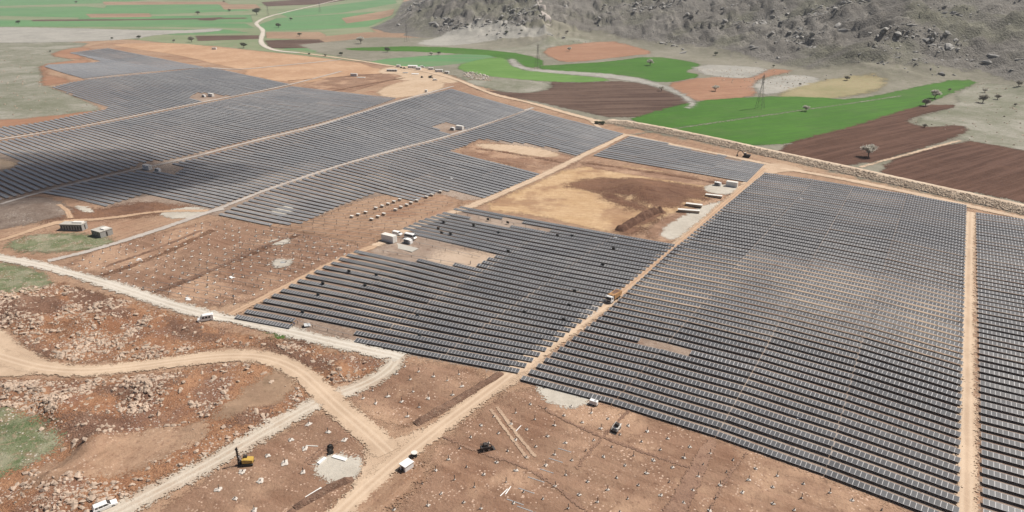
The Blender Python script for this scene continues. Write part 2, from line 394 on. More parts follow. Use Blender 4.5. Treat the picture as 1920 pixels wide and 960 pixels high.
farm = ground('far_meadow', (.16, .20, .11), (.22, .24, .15), (.25, .20, .15), big=.004, fine=.1, soft=8, edge=True, bump=.1)
sitem = ground('site_soil', (0.233, 0.145, 0.095), (0.326, 0.220, 0.150), (0.158, 0.088, 0.060), big=.016, fine=.9, stones=(0.567, 0.437, 0.344), soft=3, edge=True, streak=(CRAZ, (.02, .35), (0.433, 0.279, 0.189)), streak_amt=.28, patch2=((0.196, 0.093, 0.055), .03, .55))
redsite = ground('red_site_soil', (0.185, 0.107, 0.071), (0.245, 0.157, 0.107), (0.125, 0.069, 0.046), big=.02, fine=.8, stones=(0.567, 0.419, 0.327), stone_amt=.7, soft=3, edge=True, bump=.5, streak=(ROWAZ, (.03, .35), (0.330, 0.205, 0.142)), streak_amt=.35, patch=(0.412, 0.274, 0.185), patch_amt=.75, patch_sc=.035, patch2=((.155, .078, .048), .05, .6))
tan = ground('graded_earth', (.39, .285, .195), (.47, .36, .26), (.31, .21, .135), big=.02, fine=.7, soft=3.5, edge=True, bump=.25, streak=(CRAZ, (.02, .3), (.55, .42, .31)), streak_amt=.3)
farsite = ground('far_graded_earth', (0.351, 0.214, 0.131), (0.446, 0.293, 0.189), (0.285, 0.163, 0.095), big=.02, fine=.4, stones=(.6, .5, .42), soft=4, edge=True, bump=.2)
orange = ground('orange_subsoil', (.41, .275, .155), (.50, .36, .225), (.31, .185, .105), big=.04, fine=.8, soft=4, edge=True, patch=(.23, .13, .08), patch_amt=.75, patch_sc=.045, streak=(100, (.05, .5), (.36, .23, .13)), streak_amt=.45)
darksoil = ground('dark_spoil', (.125, .064, .042), (.21, .115, .07), (.09, .048, .033), big=.03, fine=1.2, esc=.12, soft=8, edge=True, bump=1., streak=(120, (.05, .4), (.21, .125, .09)), streak_amt=.4)
quarry = ground('quarry_soil', (0.232, 0.113, 0.063), (0.345, 0.191, 0.110), (0.129, 0.058, 0.036), big=.035, fine=1.3, stones=(0.512, 0.469, 0.426), stone_amt=.85, soft=4, edge=True, bump=1., patch=(0.186, 0.107, 0.078), patch_amt=.7, patch_sc=.06)
darkred = ground('red_spoil', (0.156, 0.082, 0.055), (0.239, 0.142, 0.098), (0.101, 0.055, 0.040), big=.07, fine=1.4, stones=(.42, .32, .25), stone_amt=.6, soft=4, edge=True, bump=1.2)
dirt = ground('dirt_track', (.43, .32, .23), (.51, .39, .285), None, big=.05, fine=.8, rut=(.95, (.57, .455, .345), .42, (.36, .255, .18)), soft=1.6, edge=True, bump=.15, patch=(.35, .255, .18), patch_amt=.4, patch_sc=.06)
dirtred = ground('brown_dirt_track', (.36, .24, .16), (.43, .30, .205), None, big=.05, fine=.8, rut=(.85, (.50, .36, .25), .5, (.29, .18, .12)), soft=1.2, edge=True, bump=.15)
grav = ground('gravel_track', (.43, .39, .335), (.52, .475, .415), (.36, .29, .225), big=.04, fine=1.5, rut=(1.0, (.57, .53, .47), .6, (.42, .36, .295)), soft=1.9, edge=True, bump=.25)
gravt = ground('dusty_gravel_track', (.40, .345, .28), (.49, .43, .36), (.36, .27, .20), big=.04, fine=1.5, rut=(1.0, (.53, .475, .40), .6, (.38, .30, .23)), soft=2.2, edge=True, bump=.25, patch=(.36, .27, .20), patch_amt=.5, patch_sc=.05)
strip = ground('pale_strip', (.35, .31, .28), (.42, .38, .345), None, big=.05, fine=.8, soft=.8, edge=True, bump=.1)
greyfill = ground('grey_fill', (.38, .345, .295), (.46, .425, .37), (.36, .34, .30), big=.08, fine=1.5, soft=2, edge=True, bump=.2)
turf = ground('rough_grass', (.10, .13, .06), (.19, .20, .12), (.28, .20, .14), big=.09, fine=1.1, stones=(.52, .48, .43), stone_amt=.8, soft=4, bump=.8, patch2=((.25, .165, .11), .12, .7), edge=True, patch=(.42, .36, .29), patch_amt=.35, patch_sc=.08)
trackm = ground('pale_wheel_track', (.33, .23, .165), (.41, .30, .215), None, big=.05, fine=1., soft=.35, edge=True, bump=.2)
rutm = ground('rutted_soil', (.205, .125, .09), (.27, .17, .12), (.14, .08, .058), big=.05, fine=1.2, soft=.7, edge=True, bump=.6)
shadowsoil = ground('shaded_spoil', (.17, .125, .10), (.25, .20, .165), (.10, .07, .055), big=.06, fine=1.5, soft=4, edge=True, bump=1., stones=(.42, .39, .36), stone_amt=.8)  # spoil with the cloud's shade painted into its colour

# far plain, top left: strips of fields
field('meadow', [(-60,-8),(760,-8),(740,30),(694,52),(740,90),(700,118),(560,104),(420,92),(250,74),(-60,74)], farm, 1, 8, 0)
for i, (pts, m) in enumerate([
    ([(-40,-6),(120,-6),(330,-4),(200,6),(-40,12)], crop3), ([(200,10),(400,7),(470,20),(300,27),(190,24)], crop3),
    ([(-40,16),(160,12),(260,22),(150,33),(-40,29)], crop3), ([(150,32),(470,28),(474,42),(260,46),(140,42)], crop3),
    ([(-40,36),(200,40),(460,44),(478,53),(300,50),(-40,50)], crop3), ([(240,55),(420,55),(470,62),(330,66),(250,60)], crop3),
    ([(480,48),(520,34),(700,22),(736,28),(690,50),(600,56),(500,58)], crop3), ([(520,24),(640,8),(740,-4),(744,6),(640,24),(540,32)], crop3),
    ([(490,4),(640,-6),(700,-8),(600,8),(500,12)], plough2), ([(192,3),(420,3),(430,8),(196,9)], brownf),
    ([(60,37),(250,36),(460,33),(465,35),(250,38),(60,40)], plough2), ([(160,26),(280,25),(285,32),(170,33)], brownf),
    ([(366,67),(486,66),(487,73),(372,77)], plough2), ([(412,8),(480,8),(490,16),(420,18)], brownf), ([(374,34),(420,32),(400,39),(372,38)], plough2),
    ([(498,60),(600,60),(612,66),(600,74),(500,72)], brownf), ([(496,76),(560,74),(622,74),(604,87),(560,92),(506,90)], plough2),
    ([(520,91),(640,90),(720,100),(700,106),(600,98)], crop3), ([(590,70),(690,60),(760,62),(740,82),(620,84)], brownf),
    ([(640,34),(740,16),(736,28),(650,44)], brownf), ([(640,96),(740,92),(850,98),(800,102),(690,110)], brownf)]):
    field('field', pts, m, 2, 4, 0)
field('stony_flat', [(-60,50),(110,52),(330,58),(420,52),(408,60),(300,64),(250,74),(100,80),(-60,80)], greyrock, 3, 8)
# green valley
valley = ground('valley_grass', (0.160, 0.152, 0.116), (0.232, 0.216, 0.176), (0.120, 0.128, 0.076), big=.012, fine=.4, stones=(.42, .40, .36), stone_amt=.4, soft=9, edge=True, esc=.12, bump=.3)
field('meadow', [(560,84),(700,70),(820,70),(1140,60),(1340,90),(1520,130),(1840,130),(2100,170),(2500,300),(2400,470),(2000,424),(1900,398),(1640,340),(1440,292),(1140,232),(1000,194),(900,160),(820,132),(700,116),(600,100)], valley, 2, 4, 0)
field('field', [(640,90),(800,86),(950,96),(1016,110),(1020,124),(990,128),(972,118),(930,106),(800,97),(660,95)], crop, 3, 3)
field('field', [(676,114),(850,101),(936,104),(900,116),(800,126),(740,124)], crop3, 3, 3)
field('field', [(852,124),(905,110),(948,107),(962,128),(1040,137),(1166,150),(1070,156),(960,148),(880,138)], crop2, 4, 2)
field('field', [(1004,124),(1060,121),(1140,116),(1220,105),(1300,116),(1318,124),(1278,134),(1322,142),(1240,158),(1190,143),(1100,137),(1020,131)], crop, 4, 2)
field('field', [(1012,94),(1070,84),(1140,74),(1180,84),(1232,100),(1170,106),(1070,118),(1040,112)], redf, 4, 3)
field('field', [(1236,160),(1330,143),(1400,148),(1424,138),(1440,128),(1490,132),(1446,142),(1412,152),(1424,182),(1310,190),(1296,186)], redf, 4, 3)
field('stony_flat', [(1294,128),(1330,120),(1450,128),(1420,140),(1400,148),(1330,143)], greyrock, 5, 4)
field('stony_flat', [(1408,156),(1470,140),(1534,142),(1540,156),(1480,172),(1426,180)], greyrock, 5, 4)
field('dry_field', [(1450,178),(1540,150),(1620,136),(1668,150),(1640,172),(1560,186),(1480,188)], olive, 5, 5)
field('stony_flat', [(770,80),(860,42),(960,44),(1040,64),(1000,72),(930,70),(820,88)], greyrock, 2, 9)
field('stony_flat', [(900,92),(1000,84),(1080,70),(1130,78),(1020,96),(1010,108)], pasture, 2, 9)
field('pasture', [(1700,228),(1800,196),(1790,176),(1840,152),(1900,160),(2100,200),(2200,330),(2050,306),(1815,264),(1770,252)], pasture, 4, 6)
field('field', [(1165,229),(1240,206),(1300,190),(1420,181),(1530,182),(1600,188),(1690,170),(1760,152),(1842,147),(1800,168),(1700,210),(1600,241),(1436,280),(1300,254)], crop, 5, 2)
field('field', [(1438,279),(1620,231),(1694,206),(1740,196),(1806,198),(1740,212),(1694,226),(1730,240),(1806,234),(1818,246),(1780,262),(1612,314),(1520,300)], plough, 5, 2)
field('field', [(1616,317),(1804,262),(1870,274),(1990,296),(2100,330),(2050,420),(1920,378),(1760,350)], plough, 5, 2)
field('field', [(884,166),(950,180),(1050,200),(1170,227),(1296,202),(1302,190),(1262,174),(1192,151),(1060,156),(1030,152),(1040,166),(990,176),(930,172)], plough2, 4, 3)
field('pasture', [(860,140),(920,146),(1030,154),(1030,166),(980,178),(920,166),(880,158)], pasture, 3, 5)
field('track', [(950,110),(964,110),(980,128),(1040,132),(1180,142),(1250,160),(1296,184),(1306,196),(1290,206),(1294,190),(1250,168),(1180,150),(1040,138),(968,130)], greyrock, 6, 2)
road('track', [(1170,255),(1330,232),(1510,206),(1690,180)], 1.6, pasture, 7, .8)
road('track', [(1612,314),(1700,290),(1800,264)], 2.2, dirt, 7, .8)
road('track', [(1010,-6),(1018,18),(1028,36),(1030,48)], 9, strip, 3, 4)
# left pasture
field('pasture', [(-80,76),(170,78),(150,90),(128,94),(90,104),(140,112),(128,118),(76,122),(78,134),(84,158),(100,166),(190,200),(180,210),(80,224),(-80,246),(-300,240),(-300,80)], pasture, 2, 6)
for pts in ([(70,122),(130,114),(168,112),(166,118),(90,125),(82,140),(140,150),(100,160),(76,160),(84,140)], [(90,104),(120,92),(160,88),(180,96),(140,98),(160,110),(150,112)], [(-60,228),(80,220),(190,206),(196,210),(60,232),(-60,246)]):
    field('cut_bank', pts, redf, 3, 3)
# building site, broad soil zones
field('site_ground', [(200,80),(400,86),(560,103),(700,120),(840,140),(900,170),(1180,240),(1460,310),(1920,400),(2100,440),(2300,1100),(-100,1100),(-100,480),(40,380),(-300,420),(-300,240),(60,232),(190,208),(100,164),(160,120),(130,94)], sitem, 1, 3, 0)
field('graded_ground', [(200,82),(330,80),(420,90),(560,103),(720,124),(640,138),(540,150),(420,124),(340,104),(240,90)], farsite, 3, 4)
field('graded_ground', [(430,134),(560,120),(650,118),(740,134),(640,148),(550,158)], farsite, 3, 4)
field('graded_ground', [(548,166),(640,140),(770,138),(700,160),(640,178),(590,176)], redsite, 4, 3)
field('graded_ground', [(726,160),(790,146),(850,160),(760,186),(700,178)], tan, 4, 3)
field('graded_ground', [(700,130),(770,122),(840,138),(866,158),(800,152),(740,150)], tan, 3, 4)
# soil beneath the arrays in places
arr = ground('array_soil', (.215, .160, .125), (.295, .23, .185), (.155, .10, .075), big=.02, fine=.8, stones=(.45, .40, .36), soft=4, edge=True, bump=.4, patch=(.33, .265, .215), patch_amt=.6, patch_sc=.02, patch2=((.17, .10, .07), .028, .6))
for pts in ([(980,712),(1130,592),(1264,466),(1432,325),(1530,338),(1700,366),(1812,388),(1808,700),(1800,985),(1700,950),(1548,892),(1345,820),(1150,760)], [(1830,402),(1960,424),(2000,1020),(1840,1000)], [(450,596),(640,486),(700,460),(880,390),(1080,430),(1265,462),(1112,590),(975,700),(905,692),(668,645)],
            [(0,266),(142,242),(320,206),(545,162),(740,188),(845,167),(985,206),(1168,252),(1090,296),(900,262),(846,284),(1010,328),(905,374),(760,380),(640,386),(560,424),(410,404),(200,388),(80,362),(-60,385)],
            [(98,164),(160,150),(390,126),(545,161),(320,204),(0,262),(-60,270),(-60,248),(60,234),(205,204)], [(1114,292),(1180,256),(1437,306),(1402,342)]):
    field('array_ground', pts, arr, 2, 4, 0)
field('bare_plot', [(100,492),(390,412),(470,416),(600,440),(720,470),(640,500),(430,584),(300,556),(180,520)], redsite, 3, 3)
field('bare_plot', [(410,406),(560,424),(700,364),(830,362),(880,384),(770,424),(720,440),(700,470),(600,440),(470,418)], sitem, 4, 3)
field('bare_plot', [(850,290),(900,264),(1030,282),(1094,300),(1060,318),(1010,332),(950,306)], redsite, 3, 3)
field('graded_ground', [(880,268),(1000,274),(1060,292),(1020,296),(920,282)], tan, 4, 3)
field('excavation', [(890,392),(990,350),(1080,310),(1200,312),(1330,345),(1336,365),(1300,392),(1250,402),(1190,440),(1130,434),(1000,402)], orange, 3, 4)
field('excavation', [(1052,348),(1100,334),(1180,334),(1290,346),(1336,356),(1310,372),(1276,392),(1220,388),(1150,364),(1096,356)], darksoil, 4, 4)
for pts in ([(1110,352),(1180,372),(1240,398),(1200,402),(1130,372)], [(1240,350),(1320,362),(1330,378),(1280,372)]):
    field('excavation', pts, darksoil, 5, 8)
field('excavation', [(1160,436),(1180,420),(1230,396),(1250,398),(1206,428),(1184,442)], darksoil, 5, 3)
field('excavation', [(1095,300),(1200,318),(1400,345),(1340,352),(1200,330),(1090,312)], redsite, 4, 3)
field('stone_pad', [(1200,440),(1250,404),(1330,392),(1400,340),(1430,320),(1330,420),(1260,460)], redsite, 4, 3)
field('stone_pad', [(1230,436),(1290,400),(1320,386),(1372,372),(1330,412),(1264,456)], greyfill, 5, 4)
field('stone_pad', [(1316,352),(1340,344),(1400,352),(1370,366),(1330,362)], greyfill, 6, 3)
field('bare_plot', [(640,745),(700,712),(770,676),(930,700),(860,748),(790,796),(740,800),(700,790)], redsite, 3, 3)
field('bare_plot', [(980,716),(1150,760),(1345,822),(1560,902),(1750,985),(1800,1060),(700,1060),(780,880),(860,800)], redsite, 3, 3)
field('bare_plot', [(300,960),(400,888),(520,816),(620,764),(700,830),(680,880),(640,930),(560,1010),(200,1040)], redsite, 3, 3)
field('stone_pad', [(1000,722),(1060,734),(1118,752),(1070,770),(1020,752)], greyfill, 5, 4)
field('stone_pad', [(580,872),(620,850),(668,856),(690,880),(660,905),(612,904)], greyfill, 5, 3)
field('stone_pad', [(300,398),(360,386),(400,396),(370,410),(310,410)], greyfill, 5, 3)
# quarry side
for Q in (Q1, Q2):
    mn, mx = Q.min(0), Q.max(0)
    sheet('quarry_ground', (lambda Q: lambda X, Y: poly_sd(X, Y, Q))(Q), (mn[0], mn[1], mx[0], mx[1]), quarry, 5, 12)
field('graded_ground', [(396,778),(470,722),(520,690),(562,716),(540,744),(480,766),(430,794)], brownf, 6, 3)
field('graded_ground', [(120,860),(280,800),(420,790),(330,850),(240,890),(60,920),(40,890)], sitem, 6, 3)
for pts in ([(0,560),(60,552),(130,566),(100,584),(30,600),(-20,600)], [(120,536),(200,556),(260,590),(200,596),(140,570)], [(300,590),(380,620),(420,640),(340,634)], [(480,632),(560,660),(640,690),(600,700),(520,664)], [(40,650),(110,672),(60,670)], [(190,720),(300,716),(360,700),(300,740),(220,760)], [(90,800),(200,770),(260,800),(150,830)], [(440,800),(500,790),(520,760),(470,775),(420,800)], [(500,612),(600,640),(560,650)]):
    field('cut_bank', pts, darkred, 7, 3)
field('turf', [(-60,768),(40,772),(70,786),(120,822),(96,850),(40,880),(-60,910)], turf, 7, 5)
field('turf', [(-60,486),(50,498),(96,522),(88,540),(30,550),(-60,546)], turf, 7, 4)
field('turf', [(10,458),(60,440),(150,438),(220,448),(190,466),(100,474),(30,472)], turf, 6, 4)
field('turf', [(496,622),(530,618),(552,630),(520,634)], crop, 7, 3)
field('spoil_ground', [(-60,386),(60,366),(120,380),(140,404),(80,414),(-60,440)], shadowsoil, 4, 4)
field('spoil_ground', [(60,386),(180,392),(280,376),(400,394),(300,402),(180,414),(60,420)], darksoil, 3, 6)
field('stone_pad', [(140,384),(168,390),(176,398),(160,400),(144,392)], greyfill, 6, 3)
pale = ground('dusty_soil', (0.351, 0.265, 0.198), (0.418, 0.328, 0.255), None, big=.04, fine=.6, soft=12, edge=True, bump=.2, esc=.05)
for pts in ([(1180,500),(1300,440),(1420,470),(1400,540),(1280,600),(1180,560)], [(1440,520),(1540,500),(1660,520),(1620,580),(1480,590)], [(1680,560),(1790,560),(1790,660),(1690,650)], [(820,470),(960,480),(1100,540),(1120,590),(980,640),(860,600),(800,540)],
            [(520,310),(640,300),(560,350),(430,360)], [(640,340),(740,320),(700,356),(600,380)], [(700,560),(820,600),(760,640),(660,600)]):
    field('dusty_ground', pts, pale, 2, 12)
# roads
road('dirt_road', [(592,1010),(640,958),(690,912),(740,868),(840,790),(960,700),(1060,627),(1150,562),(1230,495),(1300,435),(1370,374),(1434,316)], 5.4, dirt, 8, 1.2)
road('dirt_road', [(1150,562),(1230,495),(1300,435),(1370,374),(1434,316)], 3.2, dirtred, 9, 1.)
field('dirt_road', [(636,770),(660,800),(690,840),(680,880),(640,950),(690,940),(760,860),(850,800),(800,802),(730,826),(690,800)], dirt, 7, 3)
field('dirt_road', [(900,716),(960,688),(1010,662),(1030,672),(968,722),(900,752)], dirt, 7, 3)
road('dirt_road', [(1811,1010),(1812,900),(1814,700),(1815,520),(1819,398)], 4.0, dirt, 8, .8)
road('dirt_road', [(1464,316),(1560,332),(1700,360),(1812,386),(1930,412),(2060,440)], 5, dirt, 8, 1.6)
field('dirt_road', [(1420,312),(1460,304),(1520,322),(1470,322),(1434,330)], dirt, 8, 2)
road('dirt_road', [(704,462),(786,420),(880,388),(1000,338),(1085,296),(1172,254)], 5.0, dirt, 8, 1.4)
road('dirt_road', [(430,592),(560,526),(640,486),(704,462)], 3.5, dirtred, 8, 1.2)
road('dirt_road', [(1140,230),(1110,226),(1000,194),(940,182),(900,168),(860,150),(800,134),(720,122),(660,112),(560,99)], 6, dirt, 8, 1.6)
road('dirt_road', [(1108,226),(1120,236),(1128,246),(1180,254),(1300,280),(1460,312)], 4, dirt, 8, 1.6)
road('country_road', [(560,99),(520,96),(496,88),(488,78),(492,66),(494,56),(482,48),(480,42),(500,32),(540,22),(600,8),(660,-6)], 8, grav, 8, 2)
road('dirt_road', [(640,112),(540,122),(440,132),(390,126),(320,131),(160,149)], 4.5, strip, 7, 1.5)
road('gravel_road', [(-60,474),(0,484),(60,494),(120,510),(200,532),(300,566),(390,592),(460,604),(540,622),(620,642),(700,660),(740,668),(752,672)], 5.2, grav, 9, 1.9)
road('gravel_road', [(738,666),(744,676),(722,700),(680,724),(600,752),(500,808),(400,868),(300,920),(200,972),(120,1016)], 5.6, gravt, 8, 2.2)
road('dirt_road', [(-160,620),(-60,650),(20,676),(80,692),(160,698),(250,690),(340,677),(430,667),(500,670),(560,694),(604,736),(640,770),(690,812),(730,850)], 6.4, dirt, 9, 1.2)
field('dirt_road', [(-120,590),(0,612),(40,650),(110,686),(60,708),(-120,710)], dirt, 8, 2)
road('dirt_road', [(90,490),(160,474),(240,450),(320,424),(390,398),(420,392)], 3.6, strip, 8, 1.)
road('dirt_road', [(390,396),(300,396),(220,408),(140,414),(80,424),(20,446),(-40,462)], 3.5, dirtred, 7, 1.4)
road('dirt_road', [(132,410),(128,396),(110,384)], 2.4, dirtred, 7, 1.2)
for pts in ([(398,396),(510,352),(635,312),(755,277),(853,252),(960,215),(1000,202)], [(0,384),(85,358),(235,322),(325,304),(450,271),(572,242),(640,224),(745,190),(850,162)],
            [(-140,284),(0,262),(142,240),(320,204),(390,190),(543,160),(640,134)]):
    road('dirt_road', pts, 3.4, strip, 7, .6)
field('bare_plot', [(-60,292),(28,302),(30,312),(0,320),(-60,330)], tan, 6, 3)
# ruts and trenches
for pts, wd in ([[(920,768),(950,810),(990,862)], .9], [[(932,764),(962,806),(1004,858)], .9], [[(1010,760),(1060,790),(1150,830),(1300,880)], .7], [[(1180,770),(1130,820),(1080,880)], .7], [[(1400,850),(1360,900),(1330,960)], .6], [[(830,820),(900,850),(1000,880),(1100,960)], .7], [[(690,830),(640,800),(600,750)], .8], [[(760,850),(800,820),(860,800)], .8], [[(580,872),(600,850),(640,826)], .6], [[(572,868),(592,848),(632,824)], .6]):
    road('wheel_track', pts, wd, trackm if wd > .7 else rutm, 6, .4)
for pts in ([(868,276),(940,284),(1060,306)], [(1100,306),(1240,326),(1400,352)], [(540,152),(620,146),(700,140)], [(590,178),(690,158),(760,146)], [(300,545),(420,500),(560,440)], [(170,525),(300,480),(400,432)]):
    road('trench', pts, 1.6, darksoil, 7, .8)

# ------------------------------------------------------------------ solar arrays
PITCH, TABLE, NMOD, DEPTH, AXH, TILT = 4.08, 28.2, 23, 1.86, 1.15, R(9)
MW = TABLE/NMOD
def along(P, n):
    P = np.asarray(P); d = np.r_[0, np.cumsum(np.hypot(*np.diff(P, axis=0).T))]; t = np.linspace(0, d[-1], n)
    return np.stack([np.interp(t, d, P[:, 0]), np.interp(t, d, P[:, 1])], -1), d[-1]
def pin(pts, px): return inside(np.array([pts[0]]), np.array([pts[1]]), px)[0]
def project(p):
    x, y, z = p[0], p[1], p[2]-CAMH
    zc = y*CT - z*ST; yc = y*ST + z*CT
    return 960 + FPX*x/zc, 480 - FPX*yc/zc, zc
def off(P, az, d): return np.asarray(P) + d*np.array([sin(R(az)), cos(R(az))])
BL = {}
BL['R'] = dict(cols=[PP([(978,712),(1132,592),(1264,468),(1432,327)]), PP([(1150,757),(1282,612),(1429,447),(1525,340)]), PP([(1345,818),(1437,655),(1515,503),(1600,352)]),
                     PP([(1548,890),(1640,560),(1700,367)]), PP([(1797,985),(1803,720),(1812,388)])],
               where='big block right of the haul road', cut=[[(1440,322),(1530,326),(1612,346),(1600,350),(1560,344),(1470,330)], [(1204,640),(1288,658),(1288,666),(1204,648)]])
fr = PP([(1842,1010),(1836,720),(1829,402)])
BL['F'] = dict(cols=[fr, off(fr, 120.5, 28.4)], where='block across the straight track')
m0 = PP([(443,597),(560,528),(640,486),(704,456),(786,416),(862,390)]); m4 = PP([(974,700),(1112,590),(1265,463)])
a0, _ = along(m0, 40); a4, _ = along(m4, 40)
BL['M'] = dict(cols=[a0*(1-k/4)+a4*k/4 for k in range(5)], where='middle block by the white container',
               cut=[[(556,604),(600,600),(664,626),(668,662),(500,650),(548,622)], [(655,474),(690,452),(746,434),(800,446),(925,479),(888,500),(800,494),(720,480)],
                    [(853,397),(960,414),(1030,430),(1030,437),(940,424),(850,404)], [(905,688),(960,700),(960,712),(890,712)]], rows=33)
BL['U1'] = dict(cols=[PP([(412,403),(510,356),(640,314),(760,280),(858,254),(966,217),(992,207)]), PP([(700,456),(790,416),(876,386),(996,336),(1078,295),(1168,253)])],
                keep=[(380,400),(410,398),(520,350),(760,276),(985,203),(1010,203),(1176,252),(1088,295),(1034,279),(1000,272),(900,262),(846,284),(930,305),(1014,327),(905,374),(838,359),(766,380),(704,364),(640,386),(560,424),(480,424)],
                where='far block left of the pale track')
BL['U2'] = dict(cols=[PP([(84,362),(150,344),(235,326),(325,308),(450,276),(572,246),(660,218),(745,192),(845,168)]), PP([(335,416),(401,391),(508,352),(633,311),(753,277),(851,252),(958,217),(983,208)])],
                cut=[[(202,390),(262,366),(404,391),(410,405),(300,450)], [(276,322),(262,310),(300,302),(350,314),(330,326)], [(815,240),(838,232),(872,240),(866,254),(840,252)], [(845,160),(990,160),(990,208),(950,194),(884,171),(850,170)]], where='far block')
BL['U3'] = dict(cols=[PP([(-200,296),(0,266),(142,243),(320,208),(435,185),(545,163)]), PP([(-30,385),(29,369),(103,349),(191,329),(255,313),(320,300),(450,268),(572,239),(640,220),(742,186)])],
                cut=[[(-200,292),(0,292),(36,304),(26,318),(-10,324),(-300,330)], [(264,318),(258,308),(300,302),(322,312)]], where='far block')
BL['U4'] = dict(cols=[PP([(-300,220),(0,178),(100,161),(160,151),(320,134),(390,127)]), PP([(-150,287),(0,259),(140,238),(320,203),(435,181),(541,159)])],
                keep=[(96,164),(160,150),(390,125),(548,160),(320,206),(0,262),(-60,272),(-60,246),(60,233),(205,204)], cut=[[(352,184),(372,174),(412,178),(436,182),(400,190),(376,190)]], where='far block')
BL['U5'] = dict(cols=[PP([(84,125),(134,99),(200,91)]), PP([(160,148),(270,136),(382,127)])], cut=[[(84,122),(134,100),(190,116),(172,118)]], where='farthest block')
BL['T'] = dict(cols=[PP([(1114,292),(1180,257)]), PP([(1402,342),(1437,306)])], cut=[[(1241,262),(1241,268),(1300,281),(1300,287),(1365,293),(1365,299),(1440,312),(1450,290),(1300,250)]], where='small block below the embankment')
CELLS = []
for key, B in BL.items():
    L = [along(c, 5)[1] for c in B['cols']]
    n = B.get('rows') or int(round(np.mean(L)/PITCH))
    C = [along(c, n)[0] for c in B['cols']]
    t = 0
    for ci in range(len(C)-1):
        wid = np.mean(np.hypot(*(C[ci+1]-C[ci]).T)); nt = max(1, int(round(wid/(TABLE+.5))))
        for k in range(n):
            a, b = C[ci][k], C[ci+1][k]; e = (b-a)/np.hypot(*(b-a)); full = np.hypot(*(b-a)); step = full/nt
            for q in range(nt):
                p0 = a+e*(q*step+.07); p1 = a+e*((q+1)*step-.07)
                m = (p0+p1)/2; z = h1(*m); sx, sy, zc = project((m[0], m[1], z))
                # drop or shorten tables that run into a clearing
                ts = [.08, .5, .92]; okk = []
                for u in ts:
                    g = p0*(1-u)+p1*u; gx, gy, _ = project((g[0], g[1], z)); ok = True
                    if 'keep' in B and not pin((gx, gy), B['keep']): ok = False
                    for cpoly in B.get('cut', []):
                        if pin((gx, gy), cpoly): ok = False
                    okk.append(ok)
                if not okk[1] and not (okk[0] or okk[2]): continue
                f0, f1 = 0., 1.
                if not all(okk):
                    uu = np.linspace(0, 1, NMOD+1); G = p0[None]*(1-uu[:, None])+p1[None]*uu[:, None]
                    v = []
                    for g in G:
                        gx, gy, _ = project((g[0], g[1], z)); ok = True
                        if 'keep' in B and not pin((gx, gy), B['keep']): ok = False
                        for cpoly in B.get('cut', []):
                            if pin((gx, gy), cpoly): ok = False
                        v.append(ok)
                    v = np.array(v); best = (0, 0); i = 0
                    while i < len(v):
                        if v[i]:
                            j = i
                            while j+1 < len(v) and v[j+1]: j += 1
                            if j-i > best[1]-best[0]: best = (i, j)
                            i = j+1
                        else: i += 1
                    if best[1]-best[0] < 3: continue
                    f0, f1 = uu[best[0]], uu[best[1]]
                q0 = p0*(1-f0)+p1*f0; q1 = p0*(1-f1)+p1*f1
                m = (q0+q1)/2; sx, sy, zc = project((m[0], m[1], h1(*m)))
                ends = [project((g[0], g[1], h1(*g))) for g in (q0, q1)]
                if not any(-40 < E_[0] < 1960 and -20 < E_[1] < 1000 for E_ in ends+[(sx, sy, zc)]): continue
                vis = any(0 < E_[0] < 1920 and 0 < E_[1] < 955 for E_ in ends+[(sx, sy, zc)])
                CELLS.append(dict(a=q0, b=q1, key=key, row=k, col=t+q, full=(f0, f1) == (0., 1.), zc=zc, vis=vis, n=max(2, int(round((f1-f0)*NMOD)))))
        t += nt
CELLS.sort(key=lambda c: (not (c['full'] and c['vis']), c['zc']))
near, rest = CELLS[:300], CELLS[300:]
TALL = np.array([flat(*p) for p in [(1150,590),(1290,470),(1480,480),(1800,545),(1800,670),(1640,680),(1400,650),(1230,630)]])
JG = np.random.default_rng(31)
for c in CELLS:
    m = (c['a']+c['b'])/2; k = float(smooth(-10, 14, poly_sd(m[:1], m[1:], TALL))[0]) if c['key'] == 'R' else 0.
    c['dz'] = (-.60 if c['key'][0] in 'UT' else -.40-.14*float(smooth(250, 330, np.array(c['zc']))))*(1-.75*k)+JG.normal(0, .045); c['roll'] = JG.normal(0, R(1.3))
def slab(x0, x1, d, t=.045):
    """a module or a run of modules: a thin tilted box, local x along the row"""
    c, s = cos(TILT), sin(TILT); V = []
    for zz in (-t/2, t/2):
        for (x, y) in ((x0, -d/2), (x1, -d/2), (x1, d/2), (x0, d/2)): V.append((x, y*c-zz*s, AXH+.10+y*s+zz*c))
    return np.array(V)
BOXF = np.array([(0,3,2,1),(4,5,6,7),(0,1,5,4),(1,2,6,5),(2,3,7,6),(3,0,4,7)])
def panel_uv(me, nbox, u0, u1):
    """u runs over the modules, v across; per-corner values follow the vertex"""
    uv = me.uv_layers.new(name='UVMap'); vi = np.empty(len(me.loops), np.int32); me.loops.foreach_get('vertex_index', vi)
    k = vi % 4; bx = vi // 8
    u = np.where((k == 0) | (k == 3), u0[bx], u1[bx]); v = np.where(k < 2, 0., 1.)
    uv.data.foreach_set('uv', np.stack([u, v], -1).astype(np.float32).ravel())
me_mod = npmesh('solar_module', slab(-MW/2+.01, MW/2-.01, DEPTH), BOXF, M['panel']); panel_uv(me_mod, 1, np.array([.02]), np.array([.98]))
me_row = npmesh('module_row', slab(-TABLE/2, TABLE/2, DEPTH), BOXF, M['panel']); panel_uv(me_row, 1, np.array([0.]), np.array([float(NMOD)]))
tb = MB().cyl((-TABLE/2-.1, 0, AXH), (TABLE/2+.1, 0, AXH), .075, n=6); ob = tb.build('torque_tube', M['steel']); me_tube = ob.data; bpy.data.objects.remove(ob)
